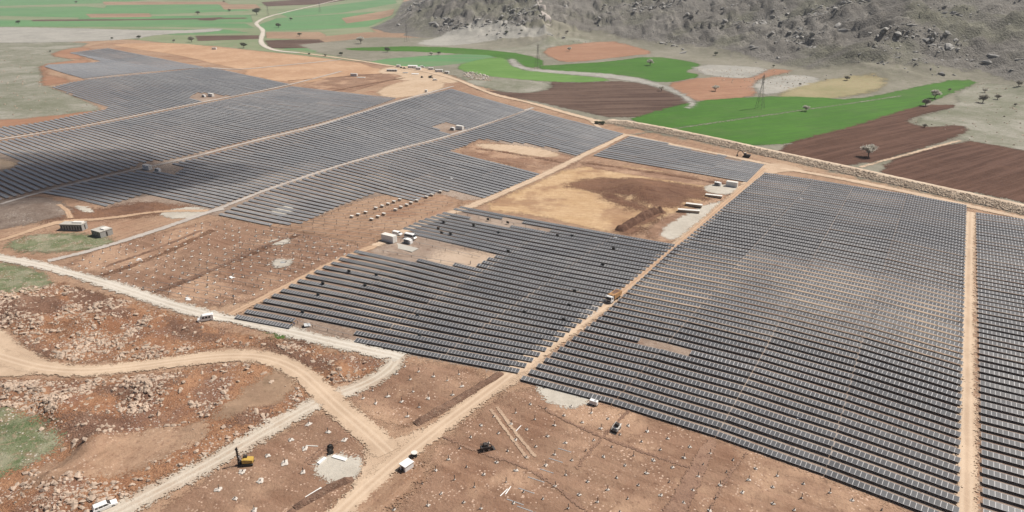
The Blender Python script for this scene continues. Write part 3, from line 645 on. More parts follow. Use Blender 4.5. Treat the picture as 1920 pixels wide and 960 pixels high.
pb = MB().box((0, 0, AXH/2-.1), (.13, .16, AXH+.15)); ob = pb.build('post', M['post']); me_post = ob.data; bpy.data.objects.remove(ob)
POSTX = [-TABLE*.46, -TABLE*.23, 0, TABLE*.23, TABLE*.46]
def ordinal(n):
    o = ['zeroth','first','second','third','fourth','fifth','sixth','seventh','eighth','ninth','tenth','eleventh','twelfth','thirteenth','fourteenth','fifteenth','sixteenth','seventeenth','eighteenth','nineteenth']
    if n < 20: return o[n]
    tens = {2:'twent',3:'thirt',4:'fort',5:'fift',6:'sixt',7:'sevent'}[n//10]
    return tens+'ieth' if n % 10 == 0 else tens+'y-'+o[n % 10]
for i, c in enumerate(near):
    a, b = c['a'], c['b']; za, zb = h1(*a), h1(*b); d = b-a; L = np.hypot(*d); m = (a+b)/2
    lab = f"grey solar table in the {ordinal(c['row']+1)} row from the front of the {BL[c['key']]['where']}, {ordinal(c['col']+1)} from left"
    if c['key'] == 'F': lab = f"grey solar table across the straight track, {ordinal(c['row']+1)} row up from the bottom"
    elif c['key'] == 'R': lab = f"grey solar table, big block, {ordinal(c['row']+1)} row from front edge, {ordinal(c['col']+1)} from haul road"
    elif c['key'] == 'M': lab = f"dark solar table, white container's block, {ordinal(c['row']+1)} row from front, {ordinal(c['col']+1)} from bare plot"
    r = empty('solar_table', (m[0], m[1], (za+zb)/2+c['dz']), 0, lab, 'solar table', 'solar tables of the photovoltaic field')
    r.rotation_euler = (c['roll'], -math.atan2(zb-za, L), math.atan2(d[1], d[0])); r.scale = (L/(TABLE+.02), 1, 1)
    if i < 40:
        for j in range(NMOD):
            o = link(bpy.data.objects.new('solar_module', me_mod), r); o.location = (-TABLE/2+(j+.5)*MW, 0, 0)
    else: link(bpy.data.objects.new('module_row', me_row), r)
    link(bpy.data.objects.new('torque_tube', me_tube), r)
    if i < 130:
        for x in POSTX: o = link(bpy.data.objects.new('post', me_post), r); o.location = (x, 0, 0)
# all the farther tables as one mass
Vp, u0, u1, Vq = [], [], [], []
def frame_pts(V, a, b, za, zb):
    d = b-a; L = np.hypot(*d); e = np.array([d[0]/L, d[1]/L]); n_ = np.array([-e[1], e[0]]); s = (zb-za)/L; m = (a+b)/2
    return np.stack([m[0]+V[:, 0]*e[0]+V[:, 1]*n_[0], m[1]+V[:, 0]*e[1]+V[:, 1]*n_[1], (za+zb)/2+V[:, 2]+V[:, 0]*s], -1)
for i, c in enumerate(rest):
    a, b = c['a'], c['b']; L = np.hypot(*(b-a)); za, zb = h1(*a)+c['dz']+JG.normal(0, .03), h1(*b)+c['dz']
    Vp.append(frame_pts(slab(-L/2, L/2, DEPTH), a, b, za, zb)); o = 1000.*(i % 977); u0.append(o); u1.append(o+c['n'])
    if c['zc'] < 480:
        for x in np.linspace(-.46, .46, 5)*L:
            v = np.array([(x+sx*.08, sy*.09, z) for z in (-.2, AXH) for sx, sy in ((-1,-1),(1,-1),(1,1),(-1,1))]); Vq.append(frame_pts(v, a, b, za, zb))
nb = len(Vp); nq = len(Vq)
F = (BOXF[None]+8*np.arange(nb+nq)[:, None, None]).reshape(-1, 4)
me = npmesh('distant_solar_tables', np.concatenate(Vp+Vq), F, M['panel']); me.materials.append(M['post']); me.materials.append(M['skysheen'])
mi = np.zeros(len(F), np.int32); mi[nb*6:] = 1
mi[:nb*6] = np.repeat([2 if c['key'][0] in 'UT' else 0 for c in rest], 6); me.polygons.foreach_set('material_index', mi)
panel_uv(me, nb+nq, np.array(u0+[0.]*nq), np.array(u1+[1.]*nq))
tag(link(bpy.data.objects.new('distant_solar_tables', me)), 'long parallel rows of grey solar tables covering the far part of the site', 'solar tables', kind='stuff')

# ------------------------------------------------------------------ rocks
def ico(sub):
    bm = bmesh.new(); bmesh.ops.create_icosphere(bm, subdivisions=sub, radius=1); bm.verts.ensure_lookup_table()
    V = np.array([v.co[:] for v in bm.verts]); F = np.array([[v.index for v in f.verts] for f in bm.faces]); bm.free(); return V, F
IV, IF = ico(1)
def rocks(P, size, flatten=(.55, .9), seed=0, stretch=1.5, sink=.25):
    """one merged heap of angular stones; P: (n,2) positions, size: (n,) radii"""
    g = np.random.default_rng(seed); n = len(P)
    V = IV[None]*(1+g.uniform(-.38, .38, (n, len(IV), 1)))
    sc = np.stack([g.uniform(.8, stretch, n), g.uniform(.7, 1.1, n), g.uniform(*flatten, n)], -1)*size[:, None]
    V = V*sc[:, None]; a = g.uniform(0, 2*pi, n); ca, sa = np.cos(a)[:, None], np.sin(a)[:, None]
    t = g.uniform(-.5, .5, n)[:, None]
    x, y, z = V[..., 0], V[..., 1], V[..., 2]; x, z = x*np.cos(t)-z*np.sin(t), x*np.sin(t)+z*np.cos(t)
    X = x*ca-y*sa+P[:, :1]; Y = x*sa+y*ca+P[:, 1:2]; Z = z + (H(P[:, 0], P[:, 1]) + size*sink*.6)[:, None]
    F = (IF[None]+len(IV)*np.arange(n)[:, None, None]).reshape(-1, 3)
    return np.stack([X, Y, Z], -1).reshape(-1, 3), F
def scatter(poly, n, g):
    mn, mx = poly.min(0), poly.max(0); out = np.zeros((0, 2))
    while len(out) < n:
        q = g.uniform(mn, mx, (n*2, 2)); out = np.vstack([out, q[inside(q[:, 0], q[:, 1], poly)]])
    return out[:n]
roadlines = [(chaikin(PP([(-160,620),(-60,650),(20,676),(80,692),(160,698),(250,690),(340,677),(430,667),(500,670),(560,694),(604,736),(640,770)]), 2), 4.6),
             (chaikin(PP([(-60,474),(60,494),(120,510),(200,532),(300,566),(390,592),(460,604),(540,622),(620,642),(700,660)]), 1), 4.2),
             (chaikin(PP([(722,700),(680,724),(600,752),(500,808),(400,868),(300,920),(200,972)]), 1), 4.2)]
clearings = [PP([(388,778),(470,718),(520,686),(562,712),(544,748),(480,770),(430,798)]), PP([(-60,764),(40,768),(70,782),(110,822),(96,852),(40,884),(-60,914)]), PP([(110,862),(300,800),(400,790),(330,845),(240,880),(60,912)])]
g = np.random.default_rng(5); pts = []
for Q, n in ((Q1, 80000), (Q2, 90000)):
    q = scatter(Q, n, g); dens = smooth(.40, .68, fbm(q[:, 0]*.085, q[:, 1]*.085, 91, 4))
    ok = g.uniform(0, 1, len(q)) < dens*.55+.05
    for ln, wd in roadlines: ok &= seg_dist(q[:, 0], q[:, 1], ln, False) > wd
    for c in clearings: ok &= ~inside(q[:, 0], q[:, 1], c) | (g.uniform(0, 1, len(q)) < .02)
    pts.append(q[ok])
q = np.vstack(pts); sz = np.clip(.10*(1/np.maximum(g.uniform(0, 1, len(q)), .005))**.5, .10, .8)
V, F = rocks(q, sz, seed=6); tag(npobj('rubble', V, F, M['rubble']), 'heaps of broken pale stone along the quarry track', 'rubble', kind='stuff')
# dark heaps of small stone and clods beside roads, spoil ridges
def ridge(px, width, height, mat, name='spoil_ridge', n=900, rock=.28, seed=1):
    P = chaikin(PP(px), 2); d = np.r_[0, np.cumsum(np.hypot(*np.diff(P, axis=0).T))]; m = int(d[-1]/.7)+2
    t = np.linspace(0, d[-1], m); C = np.stack([np.interp(t, d, P[:, 0]), np.interp(t, d, P[:, 1])], -1)
    T = np.gradient(C, axis=0); T /= np.hypot(*T.T)[:, None]; NN = np.stack([-T[:, 1], T[:, 0]], -1)
    us = np.linspace(-1, 1, 9); V = []
    for u in us:
        p = C + NN*(u*width/2)*(1+.25*(vnoise(t*.4, t*0+u*2, seed)[:, None]-.5))
        z = H(p[:, 0], p[:, 1]) + height*(1-u*u)*(.55+.9*vnoise(t*.5, t*0+u*1.5, seed+3))*np.clip(np.minimum(t, d[-1]-t)/2, 0, 1) - (.25 if abs(u) > .99 else -.3*(1-u*u))
        V.append(np.stack([p[:, 0], p[:, 1], z], -1))
    V = np.array(V); id_ = np.arange(9*m).reshape(9, m)
    F = np.stack([id_[:-1, :-1], id_[1:, :-1], id_[1:, 1:], id_[:-1, 1:]], -1).reshape(-1, 4)
    structure(npobj(name, V.reshape(-1, 3), F, mat, smooth_=True))
clod = ground('clods', (.16, .095, .068), (.25, .155, .11), (.33, .24, .18), big=.2, fine=2.2, bump=1.)
ridge([(778,796),(830,768),(880,738),(942,700)], 3.2, 1.0, clod, seed=2)
ridge([(552,954),(590,932),(630,910),(662,898)], 2.6, .9, clod, seed=3)
ridge([(500,1000),(552,956)], 2.2, .8, clod, seed=4)
spoil = ground('dark_clods', (.10, .052, .036), (.17, .095, .065), (.22, .14, .10), big=.2, fine=2.2, bump=1.)
ridge([(1160,434),(1190,416),(1226,398),(1244,396)], 6, 2.2, spoil, seed=5)
ridge([(200,500),(290,470),(380,432)], 1.6, .5, clod, seed=7); ridge([(290,548),(380,516),(470,474),(540,446)], 1.8, .6, clod, seed=8)
field('clod_ground', [(1322,824),(1348,826),(1332,860),(1316,900),(1300,936),(1262,1000),(1220,1000),(1262,930),(1290,880)], rutm, 8, 2)
field('clod_ground', [(640,960),(700,900),(780,868),(820,880),(760,930),(700,1000)], sitem, 8, 4)
# hillside outcrops: beds of angular limestone following the slope
g = np.random.default_rng(9)
hp = PP([(700,48),(745,6),(1000,2),(1300,2),(1910,2),(1990,60),(2000,200),(1900,180),(1700,150),(1520,140),(1340,104),(1140,76),(1000,64),(860,60)])
hp = np.vstack([hp, hp[1:7]*1.12])
hull = np.array([flat(*p) for p in [(690,50),(820,76),(1140,86),(1340,116),(1520,150),(1700,164),(1920,210),(2200,240)]]+[np.array([1500., 900.]), np.array([900., 1500.]), np.array([-250., 2300.])])
q = scatter(hull, 170000, g); d = poly_sd(q[:, 0], q[:, 1], FOOT)
dn = smooth(.54, .70, fbm(q[:, 0]*.016+q[:, 1]*.006, q[:, 1]*.022, 44, 4)) * smooth(15, 110, d)
ok = (g.uniform(0, 1, len(q)) < dn*.42+.003*(d > 0)) & (d > 4) & (np.hypot(q[:, 0], q[:, 1]) < 1900)
q = q[ok]; sz = np.clip(.75*(1/np.maximum(g.uniform(0, 1, len(q)), .02))**.5, .6, 4.2)
V, F = rocks(q, sz, (.4, .8), 10, 2.2, .0); tag(npobj('hillside_rocks', V, F, M['hillrock']), 'grey limestone outcrops and boulders strewn over the hillside', 'rocks', kind='stuff')
# stones in the pastures and around the camp
q = np.vstack([scatter(PP([(1700,228),(1800,196),(1840,152),(1910,160),(1980,280),(1815,264)]), 120, g), scatter(PP([(-60,80),(120,100),(80,134),(190,204),(-60,230)]), 250, g), scatter(PP([(1294,128),(1440,130),(1540,150),(1420,180)]), 250, g), scatter(PP([(868,142),(880,136),(926,146),(920,152),(880,150)]), 260, g)])
V, F = rocks(q, g.uniform(.3, .9, len(q)), seed=12); tag(npobj('field_stones', V, F, M['rubble']), 'scattered pale stones in the rough pastures', 'stones', kind='stuff')

# ------------------------------------------------------------------ the stone-faced embankment
top = np.array([flat(*p) for p in [(1136,226),(1240,245),(1340,266),(1440,289),(1560,315),(1680,342),(1800,369),(1920,396),(2080,432)]])
d = np.r_[0, np.cumsum(np.hypot(*np.diff(top, axis=0).T))]; m = 160; t = np.linspace(0, d[-1], m)
C = np.stack([np.interp(t, d, top[:, 0]), np.interp(t, d, top[:, 1])], -1); T = np.gradient(C, axis=0); T /= np.hypot(*T.T)[:, None]
NB = np.stack([T[:, 1], -T[:, 0]], -1)          # toward the camera
NB *= np.sign((NB*(-C)).sum(1))[:, None]
hh = 2.3*np.clip(t/18, .05, 1)
prof = [(-9, -.3), (-5.2, .55), (-4.4, .9), (-1.2, .93), (0, 1.0), (2.6, .55), (6.2, -.05), (6.6, -.4)]
V = []
for u, k in prof:
    p = C + NB*u; V.append(np.stack([p[:, 0], p[:, 1], H(p[:, 0], p[:, 1]) + .25 + k*hh + .25*(vnoise(t*.6, t*0+u, 8)-.5)], -1))
V = np.array(V); n_ = len(prof); id_ = np.arange(n_*m).reshape(n_, m)
F = np.stack([id_[:-1, :-1], id_[1:, :-1], id_[1:, 1:], id_[:-1, 1:]], -1).reshape(-1, 4)
emb = npobj('embankment', V.reshape(-1, 3), F, ground('embankment_fill', (.42, .33, .25), (.52, .43, .335), (.26, .18, .125), big=.05, fine=1.2, bump=.6), smooth_=True)
tag(emb, 'long stone-faced embankment between the arrays and the green fields', 'embankment')
g = np.random.default_rng(14); n = 7000; k = g.uniform(0, m-1.01, n); u = g.uniform(.2, 6.4, n); i = k.astype(int); fr_ = (k-i)[:, None]
p = (C[i]*(1-fr_)+C[i+1]*fr_) + (NB[i])*u[:, None]
V, F = rocks(p, g.uniform(.25, .62, n), (.6, 1.), 15, 1.5, .1)
rise = np.interp(u, [-1.2, 0, 2.6, 6.2, 6.6], [.93, 1., .55, .0, -.1])*hh[i] + .15
V = V.reshape(n, -1, 3); V[:, :, 2] += rise[:, None]
o = npobj('riprap', V.reshape(-1, 3), F, M['riprap'], emb); o['kind'] = 'stuff'

# ------------------------------------------------------------------ foundation piles in the bare plots
pm = MB().box((0, 0, .55), (.15, .15, 1.5)); ob = pm.build('post', M['post']); me_pile = ob.data; bpy.data.objects.remove(ob)
pm = MB().cyl((0, 0, -.1), (0, 0, .5), .14, .12, 8); ob = pm.build('post', M['post']); me_stub = ob.data; bpy.data.objects.remove(ob)
spl = []
for s in range(5):
    g = np.random.default_rng(40+s); n = 22; a = np.linspace(0, 2*pi, n, endpoint=False); r1 = g.uniform(.35, 1.15, n); r1 = .5*r1+.25*np.roll(r1, 1)+.25*np.roll(r1, -1)
    V = np.vstack([[[0, 0, .10]], np.stack([r1*.45*np.cos(a), r1*.45*np.sin(a), np.full(n, .08)], -1), np.stack([r1*np.cos(a), r1*.8*np.sin(a), np.full(n, -.05)], -1)])
    F = [[0, 1+i, 1+(i+1) % n, 1+(i+1) % n] for i in range(n)]
    bm = bmesh.new(); vs = [bm.verts.new(v) for v in V]
    for i in range(n):
        j = (i+1) % n; bm.faces.new((vs[0], vs[1+i], vs[1+j])); bm.faces.new((vs[1+i], vs[1+n+i], vs[1+n+j], vs[1+j]))
    me = bpy.data.meshes.new('stone_collar'); bm.to_mesh(me); bm.free(); me.materials.append(M['gravelw']); spl.append(me)
def piles(poly_px, du, dv, label, group, tall, jit=.35, drop=.12, size=(.7, 1.25), seed=0, az=ROWAZ):
    P = PP(poly_px); g = np.random.default_rng(seed); c = P.mean(0); R_ = 160; out = []
    eu = np.array([sin(R(az)), cos(R(az))]); ev = np.array([sin(R(az-90)), cos(R(az-90))])
    for i in range(-int(R_/du), int(R_/du)+1):
        for j in range(-int(R_/dv), int(R_/dv)+1):
            p = c + eu*(i*du+g.normal(0, jit)) + ev*(j*dv+g.normal(0, jit*.6))
            if inside(p[:1], p[1:], P)[0] and g.uniform() > drop:
                sx, sy, _ = project((p[0], p[1], 0))
                if -10 < sx < 1930 and sy < 965: out.append(p)
    for p in out:
        r = empty('foundation_pile', (p[0], p[1], h1(*p)+.3), g.uniform(0, 6.28), label, 'pile', group)
        k = g.uniform(*size); o = link(bpy.data.objects.new('stone_collar', spl[g.integers(0, 5)]), r); o.scale = (k, k, 1)
        if g.uniform() < tall: link(bpy.data.objects.new('post', me_pile), r)
        else: link(bpy.data.objects.new('post', me_stub), r)
    return len(out)
n1 = piles([(990,738),(1150,776),(1345,836),(1560,912),(1740,985),(700,990),(780,890),(860,812)], 5.6, 5.2, 'steel pile stub in a white stone ring on the bare plot before the big block', 'piles before the big block', .3, seed=1, size=(.3, .75))
n2 = piles([(646,748),(700,716),(772,680),(920,700),(850,744),(786,790),(740,796)], 5.2, 5.0, 'upright steel pile with stone collar on the small plot beside the dirt junction', 'piles on the small plot', .95, seed=2, size=(.4, .9))
n3 = piles([(112,494),(390,416),(560,438),(690,470),(560,520),(425,578),(300,552),(190,520)], 5.4, 4.2, 'steel pile with white stone collar on the red plot beyond the gravel road', 'piles on the red plot', .35, seed=3, size=(.5, .95))
n4 = piles([(330,945),(410,890),(520,826),(610,774),(660,830),(600,846),(560,900),(540,985)], 6.4, 7.4, 'steel pile in a wide white stone ring near the yellow drilling rig', 'piles around the drilling rig', .4, seed=4, size=(.8, 1.4), drop=.2)
# bare tracker rows: tubes on posts still without modules
def bare_row(a, b, label, group):
    A, B = P3(*a)[:2], P3(*b)[:2]; L = np.hypot(*(B-A)); m = (A+B)/2; za, zb = h1(*A), h1(*B)
    r = empty('tracker_row', (m[0], m[1], (za+zb)/2), 0, label, 'tracker row', group)
    r.rotation_euler = (0, -math.atan2(zb-za, L), math.atan2(*(B-A)[::-1]))
    MB().cyl((-L/2, 0, 1.15), (L/2, 0, 1.15), .07, n=6).build('torque_tube', M['steel'], r)
    for x in np.arange(-L/2+.6, L/2, 6.4): o = link(bpy.data.objects.new('post', me_post), r); o.location = (x, 0, 0)
lo = chaikin(PP([(424,574),(556,518),(636,478),(700,456),(780,414),(850,384)]), 1); up_ = chaikin(PP([(268,542),(400,492),(470,450),(520,420),(600,412),(690,368)]), 1)
A_, LA = along(lo, 26); B_, LB = along(up_, 26)
for k in range(26):
    pa, pb = project((*A_[k], h1(*A_[k])))[:2], project((*B_[k], h1(*B_[k])))[:2]
    bare_row(pb, pa, f'empty steel tracker row without modules on the red plot, {ordinal(k+1)} from the white van', 'empty tracker rows')
for k, (a, b) in enumerate([((752,440),(918,478)), ((738,448),(900,486)), ((716,474),(872,500)), ((854,401),(1026,434)), ((556,606),(660,634))]):
    bare_row(a, b, ['empty tracker row just beyond the white container', 'empty tracker row beside the small white minibus', 'empty tracker row in front of the white container', 'empty tracker row missing its modules near the block top', 'empty tracker row beside the pale gravel road'][k], 'empty tracker rows')

# ------------------------------------------------------------------ people
def person_mesh():
    bm = bmesh.new(); sk_ = bm.verts.layers.skin.verify()
    J = {'pel': ((0,0,.95), .15), 'che': ((0,0,1.3), .17), 'nec': ((0,0,1.5), .065), 'hea': ((.02,0,1.66), .11), 'top': ((.02,0,1.74), .08)}
    E_ = [('pel','che'),('che','nec'),('nec','hea'),('hea','top')]
    for s, n in ((1,'l'),(-1,'r')):
        J.update({n+'h': ((.0,.10*s,.88), .10), n+'k': ((.06*s,.12*s,.48), .07), n+'a': ((-.04+.08*s,.12*s,.07), .05), n+'t': ((.12+.08*s,.13*s,.04), .04),
                  n+'s': ((0,.20*s,1.42), .07), n+'e': ((-.03,.28*s,1.14), .05), n+'w': ((.14,.27*s,.95), .04), n+'f': ((.2,.26*s,.88), .03)})
        E_ += [('pel',n+'h'),(n+'h',n+'k'),(n+'k',n+'a'),(n+'a',n+'t'),('che',n+'s'),(n+'s',n+'e'),(n+'e',n+'w'),(n+'w',n+'f')]
    v = {}
    for k, (c, r) in J.items(): v[k] = bm.verts.new(c); v[k][sk_].radius = (r, r)
    v['pel'][sk_].use_root = True
    for a, b in E_: bm.edges.new((v[a], v[b]))
    me = bpy.data.meshes.new('p'); bm.to_mesh(me); bm.free(); o = bpy.data.objects.new('p', me); COL.objects.link(o)
    o.modifiers.new('s', 'SKIN'); ss = o.modifiers.new('u', 'SUBSURF'); ss.levels = 1
    dg = bpy.context.evaluated_depsgraph_get(); me2 = bpy.data.meshes.new_from_object(o.evaluated_get(dg)); bpy.data.objects.remove(o)
    me2.materials.clear()
    for mm in (M['cloth1'], M['cloth2'], M['skin']): me2.materials.append(mm)
    for p in me2.polygons:
        z = p.center.z; p.material_index = 2 if z > 1.5 or (z < .98 and abs(p.center.y) > .22) else (1 if z > .95 else 0)
    me2.name = 'person'; return me2
pme = person_mesh()
for px, py, az, lab in [(438,560,200,'worker in dark clothes standing near the gravel road end of the red plot'), (243,503,120,'worker in dark clothes alone in the middle of the red plot'),
                        (593,480,60,'worker in dark trousers beside the crushed stone patch'), (561,457,30,'worker in blue overalls among the empty tracker rows'),
                        (468,471,250,'worker standing beyond the grey stone patch on the red plot'), (548,614,140,'worker beside the raised solar modules at the gravel road'), (552,611,300,'second worker crouched close by the raised solar modules'),
                        (882,496,80,'worker in the clearing of the middle block')]:
    o = link(bpy.data.objects.new('person', pme)); tag(o, lab, 'person', 'workers on the site'); place(o, px, py, az)
    hm = MB().cyl((.02, 0, 1.72), (.02, 0, 1.84), .13, .08, 8).build('helmet', M['white' if px % 2 else 'yellow'], o)

# ------------------------------------------------------------------ vehicles
def wheels(r, xs, w, rad, width=.25):
    for x in xs:
        for s in (-1, 1):
            o = MB().cyl((x, s*(w/2-width), rad), (x, s*w/2, rad), rad, n=14).build('wheel', M['dark'], r)
            MB().cyl((x, s*(w/2-.02), rad), (x, s*(w/2+.015), rad), rad*.55, n=10).build('rim', M['steel'], o)
def van(px, py, az, label, L=5.2, W=2.0, Ht=2.35, group=None):
    r = empty('van', (0, 0, 0), 0, label, 'van', group); k = L/5.2
    pts = [(-2.6*k,.35),(2.55*k,.35),(2.6*k,.95),(1.75*k,1.2),(1.0*k,Ht-.12),(.7*k,Ht),(-2.45*k,Ht),(-2.6*k,Ht-.25)]
    MB().prof(pts, W, inset=.12).build('body', M['white'], r, .06)
    MB().prof([(1.70*k,1.24),(1.06*k,Ht-.2),(1.10*k,Ht-.18),(1.76*k,1.25)], W*.84).build('windscreen', M['glass'], r)
    for s in (-1, 1):
        for x0, x1 in ((.3, 1.1), (-.75, .1), (-1.7, -.95)):
            MB().prof([(x0*k, 1.25), (x1*k, 1.25), ((x1-.12)*k, Ht-.45), (x0*k, Ht-.45)], .03, s*(W/2-.055)).build('side_window', M['glass'], r)
    for s in (-1, 1): MB().box((2.6*k, s*.7, .85), (.06, .35, .18)).build('headlight', M['grey'], r)
    wheels(r, (-1.6*k, 1.65*k), W+.02, .34); return place(r, px, py, az)
van(386, 601, 248, 'white panel van parked on the gravel road by the red plot')
van(745, 441, 118, 'white pickup van parked right behind the white container', 4.6, 1.9, 1.9)
def estate(px, py, az, label):
    r = empty('car', (0, 0, 0), 0, label, 'car'); W = 1.85
    MB().prof([(-2.5,.35),(2.45,.35),(2.5,.85),(1.2,1.05),(-2.5,1.1)], W, inset=.04).build('body', M['white'], r, .06)
    MB().prof([(-2.45,1.08),(1.15,1.02),(.45,1.72),(-2.2,1.78)], W-.1, inset=.12).build('cabin', M['white'], r, .05)
    MB().prof([(1.15,1.06),(.5,1.68),(.56,1.70),(1.22,1.07)], W*.8).build('windscreen', M['glass'], r)
    for s in (-1, 1):
        for x0, x1 in ((-.35, .75), (-1.3, -.45), (-2.0, -1.45)):
            MB().prof([(x0, 1.18), (x1, 1.16), (min(x1-.05, .4), 1.6), (x0+.03, 1.62)], .03, s*(W/2-.1)).build('side_window', M['glass'], r)
    for s in (-1, 1): MB().box((2.5, s*.65, .72), (.05, .35, .16)).build('headlight', M['grey'], r)
    wheels(r, (-1.55, 1.5), W+.02, .36); return place(r, px, py, az)
estate(198, 953, 50, 'white estate car driving on the gravel road at the bottom edge')
def minibus(px, py, az, label):
    r = empty('minibus', (0, 0, 0), 0, label, 'minibus'); W = 2.0; Ht = 2.55
    MB().prof([(-2.9,.4),(2.6,.4),(2.9,.9),(2.3,1.3),(1.75,Ht-.15),(1.4,Ht),(-2.75,Ht),(-2.9,Ht-.3)], W, inset=.14).build('body', M['white'], r, .08)
    MB().prof([(2.28,1.34),(1.78,Ht-.22),(1.84,Ht-.2),(2.34,1.35)], W*.84).build('windscreen', M['glass'], r)
    for s in (-1, 1): MB().prof([(-2.7,1.35),(1.95,1.35),(1.6,Ht-.4),(-2.6,Ht-.4)], .03, s*(W/2-.06)).build('side_window', M['glass'], r)
    wheels(r, (-1.8, 1.7), W+.02, .36); return place(r, px, py, az)
minibus(770, 448, 119, 'white minibus with a dark window band parked beside the transformer')
def dump_truck(px, py, az, label):
    r = empty('dump_truck', (0, 0, 0), 0, label, 'dump truck')
    MB().box((-.3, 0, .85), (7.6, 1.0, .35)).build('chassis', M['darkmetal'], r)
    c = MB().prof([(2.0,.7),(3.9,.7),(3.95,1.6),(3.7,2.75),(3.4,2.95),(2.0,2.95)], 2.4, inset=.08).build('cab', M['white'], r, .06)
    MB().prof([(3.92,1.72),(3.74,2.62),(3.80,2.62),(3.99,1.72)], 2.0).build('windscreen', M['glass'], c)
    MB().box((3.97, 0, 1.15), (.08, 1.5, .55)).build('grille', M['darkmetal'], c); MB().box((3.95, 0, .72), (.2, 2.3, .25)).build('bumper', M['grey'], c)
    for s in (-1, 1): MB().prof([(2.5,1.75),(3.5,1.75),(3.4,2.55),(2.5,2.55)], .03, s*1.15).build('side_window', M['glass'], c)
    b = MB().prof([(-4.2,1.15),(1.5,1.15),(1.85,2.9),(2.6,3.15),(2.6,3.25),(1.7,3.1),(-4.3,2.75)], 2.45).build('tipper_body', M['orange'], r, .03)
    MB().box((-1.2, 0, 2.93), (5.0, 2.1, .25), taper=(.8, .6)).build('earth_load', clod, b)
    MB().box((1.75, 0, 2.3), (.12, 2.6, 1.7)).build('headboard', M['darkmetal'], b)
    wheels(r, (2.9, -1.6, -2.95), 2.45, .52, .4); return place(r, px, py, az)
dump_truck(1150, 563, 216, 'orange tipper truck with white cab on the haul road')
def drill_rig(px, py, az, label):
    r = empty('drilling_rig', (0, 0, 0), 0, label, 'drilling rig')
    for s in (-1, 1): MB().prof([(-1.5,.1),(1.5,.1),(1.75,.4),(1.5,.75),(-1.5,.75),(-1.75,.4)], .45, s*.85).build('track', M['dark'], r, .05)
    h = MB().prof([(-1.7,.85),(.9,.85),(.9,1.9),(.3,2.0),(-1.7,1.7)], 1.7).build('engine_housing', M['yellow'], r, .05)
    MB().box((.2, -.5, 2.0), (.9, .8, .9)).build('cab', M['darkmetal'], r, .04)
    m_ = MB(); m_.box((1.75, 0, 2.7), (.28, .28, 5.4))
    for z in np.arange(.6, 5, .6): m_.box((1.62, 0, z), (.5, .1, .08))
    m_.box((1.95, 0, 4.9), (.4, .5, .3)); m_.build('mast', M['darkmetal'], r)
    MB().cyl((2.02, 0, .1), (2.02, 0, 4.6), .08, n=8).build('drill_rod', M['post'], r)
    MB().box((1.7, 0, .8), (.7, .8, .9)).build('rotary_head', M['darkmetal'], r)
    for s in (-1, 1): MB().cyl((.8, s*.4, 1.2), (1.7, s*.15, 2.9), .08, n=6).build('hydraulic_ram', M['steel'], r)
    return place(r, px, py, az)
drill_rig(463, 871, 262, 'yellow drilling rig with a tall black mast on the bare red plot')
def excavator(px, py, az, label, mat='darkmetal', sc=1.0):
    r = empty('excavator', (0, 0, 0), 0, label, 'excavator')
    for s in (-1, 1): MB().prof([(-1.8,.1),(1.8,.1),(2.05,.45),(1.8,.85),(-1.8,.85),(-2.05,.45)], .55, s*1.05).build('track', M['dark'], r, .05)
    MB().prof([(-2.4,1.0),(.9,1.0),(.9,1.5),(-.2,1.9),(-2.3,1.9)], 2.3).build('engine_housing', M[mat], r, .06)
    c = MB().prof([(.0,1.0),(1.35,1.0),(1.4,1.9),(1.1,2.75),(.0,2.75)], .95, .6).build('cab', M['darkmetal'], r, .05)
    MB().box((.7, .6, 2.79), (1.0, .95, .06)).build('roof', M['offwhite'], c)
    b = MB(); b.cyl((1.0, -.3, 1.5), (3.2, -.3, 3.6), .26, .2, 8); b.cyl((3.2, -.3, 3.6), (5.0, -.3, 3.0), .2, .18, 8); b.build('boom', M[mat], r)
    MB().cyl((5.0, -.3, 3.0), (5.4, -.3, .9), .2, .14, 8).build('dipper_arm', M[mat], r)
    MB().prof([(4.7,.15),(5.6,.1),(5.75,.9),(5.2,1.0),(4.9,.7)], .9, -.3).build('bucket', M['darkmetal'], r)
    r.scale = (sc,)*3; return place(r, px, py, az)
excavator(1399, 295, 300, 'dark excavator working at the foot of the stone embankment', sc=1.1)
excavator(807, 146, 140, 'small dark excavator in the yard before the white camp cabins')
def skid_loader(px, py, az, label, body):
    r = empty('loader', (0, 0, 0), 0, label, 'loader')
    MB().prof([(-1.4,.45),(1.0,.45),(1.0,1.1),(-.2,1.3),(-1.4,1.35)], 1.4).build('body', M[body], r, .05)
    MB().box((-.1, 0, 1.65), (1.1, 1.2, .9), taper=(.85, .9)).build('cab', M['darkmetal'], r, .04)
    for s in (-1, 1): MB().prof([(-1.2,1.5),(.9,1.2),(1.7,.5),(1.8,.65),(1.0,1.4),(-1.2,1.7)], .14, s*.8).build('lift_arm', M[body], r)
    MB().prof([(1.6,.12),(2.4,.1),(2.3,.2),(1.8,.3),(1.75,.85),(1.6,.85)], 1.8).build('bucket', M['darkmetal'], r)
    wheels(r, (-.75, .65), 1.55, .42); return place(r, px, py, az)
skid_loader(1156, 806, 214, 'dirty white and black loader standing on the bare plot', 'offwhite')
skid_loader(911, 844, 70, 'small black loader beside a white stone on the bare plot', 'darkmetal')

